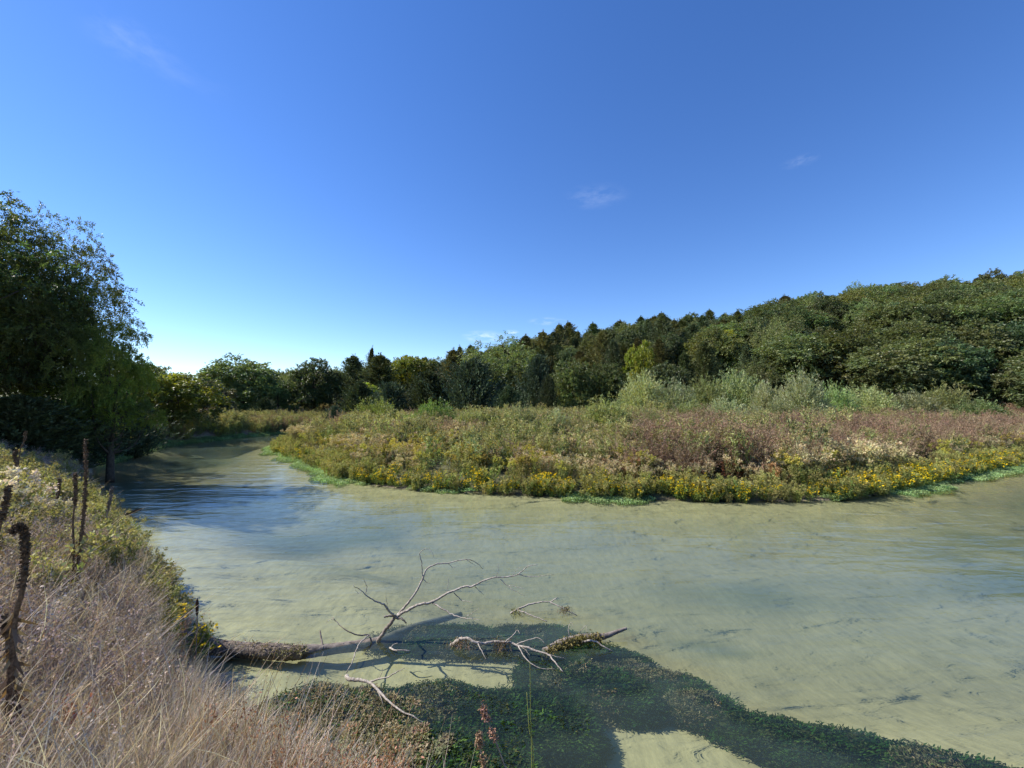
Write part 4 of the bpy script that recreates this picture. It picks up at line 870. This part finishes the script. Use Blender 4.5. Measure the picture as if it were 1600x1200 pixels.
for k_, (px, d, lab) in enumerate([(30, 6.0, 'plant with fluffy white seed heads behind the leaning mullein'), (52, 5.6, 'smaller fluffy seed plant beside the leaning mullein')]):
    clump_thing('seeding_thistle', lab, 'plant', forb(421 + k_, 1.0, (.2, .17, .1), 8, 14, .06, .015, .18, (.60, .52, .45), 16, (.2, .15, .1), .04, .03), px, d, .95 - .1 * k_)
# bleached twigs by the hooked mullein
bt = ground_thing('bleached_twigs', 'sun-bleached forked twigs lying in the corner grass', 'twig', (-2.45, 2.1, gz(-2.45, 2.1)))
bp_ = np.array(bt.location) + [0, 0, .12]
for k_, (a, b) in enumerate([((-.25, .1, .1), (.28, -.12, .04)), ((-.1, -.1, .02), (.15, .22, .16)), ((-.2, .2, .18), (.2, .05, .03)), ((0, 0, .05), (.1, -.2, .12))]):
    wood_tube('twig', [bp_ + a, bp_ + np.array(a) * .4 + np.array(b) * .4 + [0, 0, .03], bp_ + b], .007, .003, bt, 'bleached', 5, 60 + k_)
# dock stalks and a long reed in front of the weed mounds
for k_, (L, d, lab) in enumerate([([(752, 1096), (757, 1112), (764, 1130), (773, 1155), (786, 1190), (800, 1250)], 2.15, 'brown dock seed stalk rising before the weed mound'), ([(748, 1148), (750, 1168), (756, 1200), (762, 1250)], 2.1, 'shorter brown dock seed stalk at the bottom edge')]):
    p = to_ground(L, d); t = thing('dock_stalk', lab, 'plant', tuple(p[0]), group='dock stalks'); q_ = smooth_path(p, 8) - np.array(t.location); rr = np.random.default_rng(440 + k_)
    mb = MB(); tube(mb, q_, np.linspace(.004, .0018, len(q_)), 5, (.3, .2, .1)); obj('stem', mb.mesh('stem', M['greybark'], True), t)
    mb = MB(); m_ = 420; top = q_[int(len(q_) * .5):]; b = top[rr.integers(0, len(top), m_)] * 1.0 + rr.normal(size=(m_, 3)) * .008
    gap = np.sin(b[:, 2] * 60) > -.5; b = b[gap]
    leaves(mb, rr, b, rdir(rr, len(b)), .014, .009, vary(rr, (.32, .20, .13), len(b), .35)); obj('seed_head', mb.mesh('seed_head', M['dry']), t)
rd = thing('reed', 'long thin green reed crossing the weed mound', 'plant', (.1, 2.2, gz(.1, 2.2)))
rr = np.random.default_rng(5)
for L, w_ in (([(828, 1034), (829, 1110), (831, 1200)], .006), ([(823, 1082), (827, 1140), (834, 1200)], .006)):
    p = np.array(to_ground(L, 2.2)) - np.array(rd.location); mb = MB(); tube(mb, smooth_path(p, 5), np.linspace(w_ * .5, w_ * .2, (len(p) - 1) * 5 + 1), 5, (.26, .27, .07))
    obj('blade', mb.mesh('blade', leaf_mat('reed_green', .1) if 'reed_green' not in M else M['reed_green'], True), rd)
# thin upright stems along the edge of the bank
mb = MB(); rr = np.random.default_rng(77); px = rr.uniform(345, 660, 110); dd = rr.uniform(2.3, 3.1, 110); xx = (px - 800) / F_PX * dd; b = np.stack([xx, dd, ground_z(xx, dd) - .03], -1)
dv = upd(rr, 110, .16); dv[:, 0] += .12
blades(mb, rr, b, dv, rr.uniform(.35, .95, 110), .0042, vary(rr, (.34, .22, .13), 110, .4), .12, 4, .5)
e_ = rr.integers(0, 110, 40); sprays(mb, rr, b[e_] + norm(dv[e_]) * .5, dv[e_], .22, 16, .014, .006, (.33, .22, .14), .1, .7)
stuff(obj('reed_stems', mb.mesh('reed_stems', M['dry'])), 'thin dry stems standing along the edge of the near bank', 'grass')
